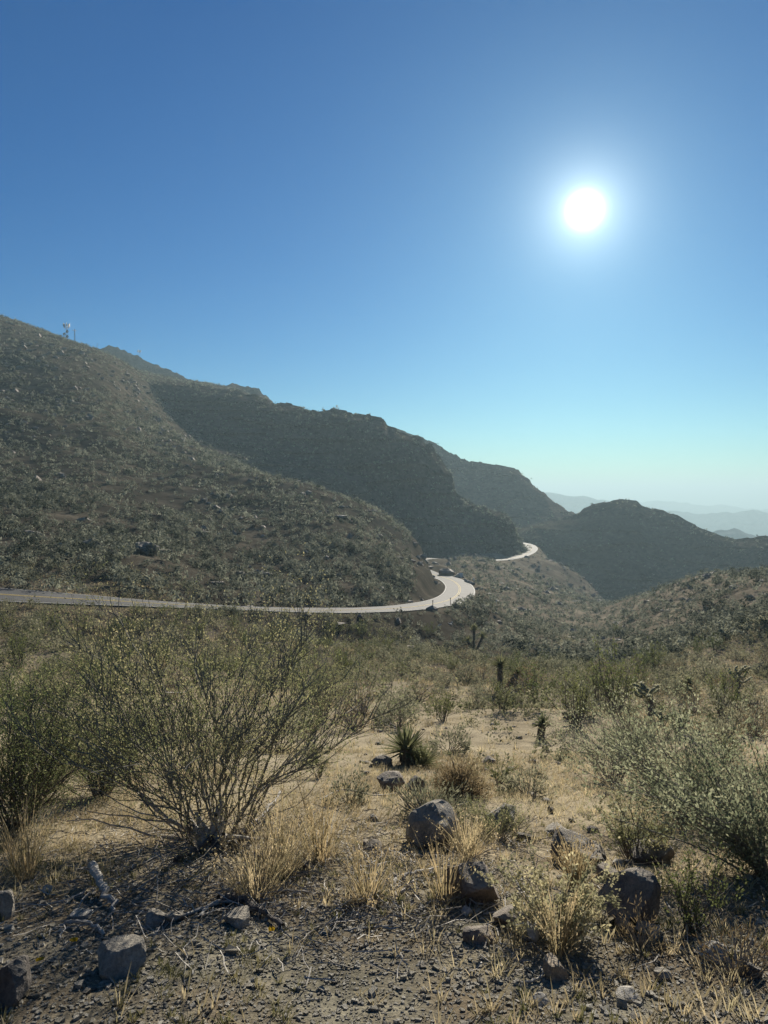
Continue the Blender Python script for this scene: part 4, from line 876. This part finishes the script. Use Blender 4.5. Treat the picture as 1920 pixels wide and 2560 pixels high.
def scatter_tufts(name, label, n, d0, d1, dens, h, r, w, nb, material, seed, ulim=0.62, simple=False):
    g = np.random.default_rng(seed); y = np.sqrt(g.uniform(d0 ** 2, d1 ** 2, n)) if d1 > 12 else g.uniform(d0, d1, n); x = y * g.uniform(-ulim, ulim, n)
    k = g.uniform(0, 1, n) < dens(x, y); x, y = x[k], y[k]; P0 = np.stack([x, y, hgt(x, y)], -1); Vs = []; Fs = []; nn = 0
    pr = [grass_parts(seed + j, nb, 1.0, 0.8, 1.0) for j in range(5)]
    for j in range(5):
        q = np.arange(j, len(x), 5); v = pr[j].V[0]; f = pr[j].F[0]; nb6 = v.reshape(-1, 6, 3)
        cen = nb6.reshape(-1, 3, 2, 3).mean(2, keepdims=True); wd = nb6.reshape(-1, 3, 2, 3) - cen
        s1 = h * g.uniform(0.5, 1.3, len(q)); hr = np.stack([s1 * r / h, s1 * r / h, s1], -1)
        vv = (cen[None] * hr[:, None, None, None] + wd[None] * w).reshape(len(q), -1, 3) + P0[q][:, None]
        if simple: vv = vv.reshape(len(q), -1, 6, 3)[:, :, [0, 1, 4]].reshape(len(q), -1, 3); f = np.arange(vv.shape[1]).reshape(-1, 3); v = vv[0]
        Vs.append(vv.reshape(-1, 3)); Fs.append((f[None] + np.arange(len(q))[:, None, None] * len(v)).reshape(-1, f.shape[1]) + nn); nn += vv.shape[0] * vv.shape[1]
    return link(name, mesh_np(name, np.concatenate(Vs), np.concatenate(Fs), material), label=label, kind='stuff')
def straw(x, y):
    return np.clip(0.55 + 0.9 * noise3(x / 1.3, y / 1.3, 0, 51) + 0.25 * (x / y > -0.05) - 0.6 * ((y < 4.2) & (x / y < 0.14)), 0.03, 1)
L_STRAW = leafmat('straw_blades', (0.27, 0.22, 0.14), (0.50, 0.43, 0.29), 0.45, 0.8)
L_WEED = leafmat('low_weed_blades', (0.12, 0.125, 0.06), (0.2, 0.18, 0.1), 0.45, 1.2)
scatter_tufts('dry_straw_grass', 'thin straw-coloured dry grass covering the near slope', 13500, 2.9, 15, straw, 0.09, 0.11, 0.005, 7, L_STRAW, 52)
scatter_tufts('dry_straw_grass', 'straw-coloured dry grass between the shrubs farther down the slope', 30000, 9, 74, lambda x, y: np.clip(0.62 + 0.8 * noise3(x / 4, y / 4, 0, 53), 0.1, 1) * ~near_road(x, y, RW + 0.3), 0.20, 0.24, 0.016, 9, L_STRAW, 58, simple=True)
scatter_tufts('low_weeds', 'low olive weeds sprouting through gravel and litter', 2600, 2.6, 8, lambda x, y: np.clip(0.35 + 0.9 * noise3(x / 0.7, y / 0.7, 0, 54), 0.02, 1), 0.05, 0.06, 0.004, 12, L_WEED, 64)
# twig litter
g = np.random.default_rng(71); mb = MB(); nt_ = 2400
y = 3.2 + 4.5 * g.beta(2, 2.2, nt_); x = y * np.clip(g.normal(-0.12, 0.24, nt_), -0.6, 0.6); z = hgt(x, y)
for i in range(nt_):
    a = g.uniform(0, 6.28); L = g.uniform(0.05, 0.28); t = np.linspace(-0.5, 0.5, 4)[:, None]
    path = np.array([x[i], y[i], z[i] + g.uniform(0.006, 0.035)]) + t * L * np.array([math.cos(a), math.sin(a) * 0.9, g.normal() * 0.15]) + g.normal(size=(4, 3)) * L * 0.05
    V, F = tube(path, g.uniform(0.0015, 0.004), 3); mb.add(V, F, 0 if g.uniform() < 0.6 else 1)
link('twig_litter', mb.mesh('twig_litter', [W_PALE, W_TWIG]), label='scattered grey twigs littering the ground below the big bush', kind='stuff')

# ------------------------------------------------------------------ roadside furniture
def bx(mb, c, s, m=0, rot=None):
    V = np.array([[x, y, z] for x in (-.5, .5) for y in (-.5, .5) for z in (-.5, .5)]) * s
    if rot is not None: V = V @ np.array(Matrix.Rotation(rot[0], 3, rot[1])).T
    mb.add(V + c, np.array([[0, 1, 3, 2], [4, 6, 7, 5], [0, 4, 5, 1], [2, 3, 7, 6], [0, 2, 6, 4], [1, 5, 7, 3]]), m)
def flat(name, col, rough=0.6, metal=0.0):
    m, n, b = mat(name); v = objvec(n); f = tex(n, 12, 4, 0.6, v)
    n.links.new(ramp(n, f.outputs[0], [(0.3, tuple(x * 0.75 for x in col)), (0.7, col)]), b.inputs['Base Color']); b.inputs['Roughness'].default_value = rough; b.inputs['Metallic'].default_value = metal; return m
M_POST = flat('brown_steel_post', (0.09, 0.075, 0.06)); M_REFL = flat('white_reflector', (0.78, 0.77, 0.72)); M_GALV = flat('galvanised_steel', (0.30, 0.31, 0.32), 0.5, 0.3); M_CONC = flat('pale_concrete', (0.4, 0.38, 0.34)); M_TIMB = flat('bleached_timber', (0.62, 0.59, 0.52))
def post(p, h, label, head=None, name='delineator_post', material=M_POST):
    o = link(name, None, loc=p, label=label, cat='post'); mb = MB(); bx(mb, (0, 0, h / 2 - 0.1), (0.09, 0.05, h + 0.2)); bx(mb, (0, 0.0, h + 0.01), (0.10, 0.06, 0.03)); link('shaft', mb.mesh('shaft', material), parent=o)
    if head: mb = MB(); bx(mb, (0, -0.05, h - head[1] / 2), (head[0], 0.03, head[1])); link('reflector', mb.mesh('reflector', head[2]), parent=o)
    return o
post(hit(1082, 1524), 1.25, 'dark roadside post on the near edge of the bend, left one of two', (0.13, 0.2, M_POST)); post(hit(1126, 1515), 1.25, 'dark roadside post on the near edge of the bend, right one of two', (0.13, 0.2, M_POST))
post(on(*P(1184.5, 1457, 196)[:2]), 1.7, 'roadside marker with white panel on the far outside of the bend', (0.34, 0.75, M_REFL), 'marker_post'); post(hit(1241, 1532), 2.4, 'pale slim post standing in brush right of the bend', None, 'survey_stake', M_TIMB)
# low rock wall along the outer edge of the bend
wl = link('parapet', None, loc=on(*P(1172, 1456, 200)[:2]), label='low dark stone parapet at the far outside of the bend', cat='wall')
g = np.random.default_rng(81); base_ = wl.location
for k in range(9):
    p = P(1163 + k * 2.6, 1452 + k * 1.5, 206 - 1.6 * k); zz = hgt(p[0], p[1])[0]; me = rock_mesh('block', 810 + k, (1.0, 0.8, 0.8), S_GREY if k % 3 else S_WHITE, 3, 8, 0.06); link('block', me, parent=wl, loc=(p[0] - base_.x, p[1] - base_.y, zz - base_.z + 0.3))
rock(1122, 1440, 50, 26, S_BROWN, 'dark rocky knob rising beside the road behind the bend', 640, rough=0.16); rock(1148, 1444, 26, 14, S_WHITE, 'pale boulder at the foot of the dark rocky knob', 641)
# collapsed white timbers below the road
for k, (a0, a1, lb) in enumerate((((1092, 1566), (1103, 1561), 'short white timber, leftmost of the collapsed pieces below the bend'), ((1112, 1556), (1131, 1561), 'longest white timber of the collapsed pieces below the bend'), ((1121, 1558), (1132, 1555), 'white timber crossing the longest one below the bend'), ((1110, 1563), (1124, 1569), 'lowest white timber of the collapsed pieces below the bend'))):
    p = hit(*a0); q = hit(*a1); q = P(a1[0], a1[1], p[1] + 0.4 * k); p = P(a0[0], a0[1], p[1] + 0.4 * k); mb = MB(); V, F = tube(np.stack([p, p * 0.5 + q * 0.5, q]) - p, 0.085, 4); mb.add(V, F); link('fallen_timber', mb.mesh('fallen_timber', M_TIMB), loc=p, label=lb, cat='timber')

# ------------------------------------------------------------------ radio towers on the skyline
def tower(p, h, wd, label, panels=0, dishes=0, arms=0, taper=0.6):
    o = link('radio_tower', None, loc=p, label=label, cat='tower')
    cs = [(math.cos(a), math.sin(a)) for a in (0.3, 2.4, 4.5)]
    for c in cs:
        mb = MB(); V, F = tube([(c[0] * wd, c[1] * wd, -1.5), (c[0] * wd * taper, c[1] * wd * taper, h)], 0.09, 5); mb.add(V, F); link('leg', mb.mesh('leg', M_GALV), parent=o)
    mb = MB(); nb = max(4, int(h / 1.3))
    for k in range(nb):
        z0, z1 = h * k / nb, h * (k + 1) / nb
        for i in range(3):
            a, b = cs[i], cs[(i + 1) % 3]; r0_ = wd * (1 + (taper - 1) * z0 / h); r1_ = wd * (1 + (taper - 1) * z1 / h)
            V, F = tube([(a[0] * r0_, a[1] * r0_, z0), (b[0] * r1_, b[1] * r1_, z1)], 0.045, 3); mb.add(V, F)
    link('bracing', mb.mesh('bracing', M_GALV), parent=o)
    if arms: mb = MB(); [bx(mb, (0, 0, h - 0.9 - 1.6 * k), (3.2, 0.12, 0.12)) for k in range(arms)]; [bx(mb, (0, 0, h - 0.9 - 1.6 * k), (0.12, 3.2, 0.12)) for k in range(arms)]; link('arms', mb.mesh('arms', M_GALV), parent=o)
    for k in range(panels):
        a = k / panels * 6.28 + 0.4; mb = MB(); bx(mb, (math.cos(a) * 1.6, math.sin(a) * 1.6, h - 0.7 - (k % 2) * 0.6), (0.42, 0.3, 2.0)); link('antenna_panel', mb.mesh('antenna_panel', M_POST if k % 2 else M_GALV), parent=o)
    for k in range(dishes):
        mb = MB(); z = h * (0.48 - 0.16 * k); q = np.linspace(0, 1, 5); x0 = (0.9 if k % 2 == 0 else -0.9); V, F = tube(np.stack([x0 + 0 * q, -0.6 - 0.5 * q, z + 0 * q], -1), np.array([0.25, 0.6, 0.75, 0.8, 0.78]), 12); mb.add(V, F); link('dish', mb.mesh('dish', M_POST), parent=o)
    return o
def crest(px, D0, D1):
    D = np.linspace(D0, D1, 60); u_ = (px - 960) / FOC; z = hgt(u_ * D, D); k = np.argmax((z - CAMZ) / D); return np.array([u_ * D[k], D[k], z[k]])
tower(crest(170, 340, 560), 9.0, 0.65, 'tallest lattice tower with panel antennas and dishes on the left skyline', 8, 3, 2)
tower(crest(190, 340, 560), 7.4, 0.38, 'slim bare lattice mast just right of the tallest tower', 0, 0, 1, 0.5)
tower(P(243, 870, 790), 5.0, 0.25, 'tiny thin mast on the saddle between the rocky knobs', 0, 0, 0)
tower(P(348, 893, 778), 7.0, 0.5, 'short tower with a box of panels on the falling rocky skyline', 6, 0, 1)

# ------------------------------------------------------------------ haze
def box(x0, x1, y0, y1, z0, z1):
    V = np.array([[x, y, z] for x in (x0, x1) for y in (y0, y1) for z in (z0, z1)], float)
    F = np.array([[0, 1, 3, 2], [4, 6, 7, 5], [0, 4, 5, 1], [2, 3, 7, 6], [0, 2, 6, 4], [1, 5, 7, 3]])
    return V, F
m_hz = bpy.data.materials.new('haze'); m_hz.use_nodes = True
n = m_hz.node_tree; n.nodes.clear()
o_ = n.nodes.new('ShaderNodeOutputMaterial'); pv = n.nodes.new('ShaderNodeVolumePrincipled')
pv.inputs['Color'].default_value = (0.32, 0.445, 0.50, 1); pv.inputs['Density'].default_value = 0.00032
pv.inputs['Anisotropy'].default_value = 0.32
n.links.new(pv.outputs[0], o_.inputs['Volume'])
V, F = box(-16500, 16500, -60, 16500, -231, 172)
link('haze', mesh_np('haze', V, F, m_hz), label='thin blue desert haze filling the valley air', kind='stuff')
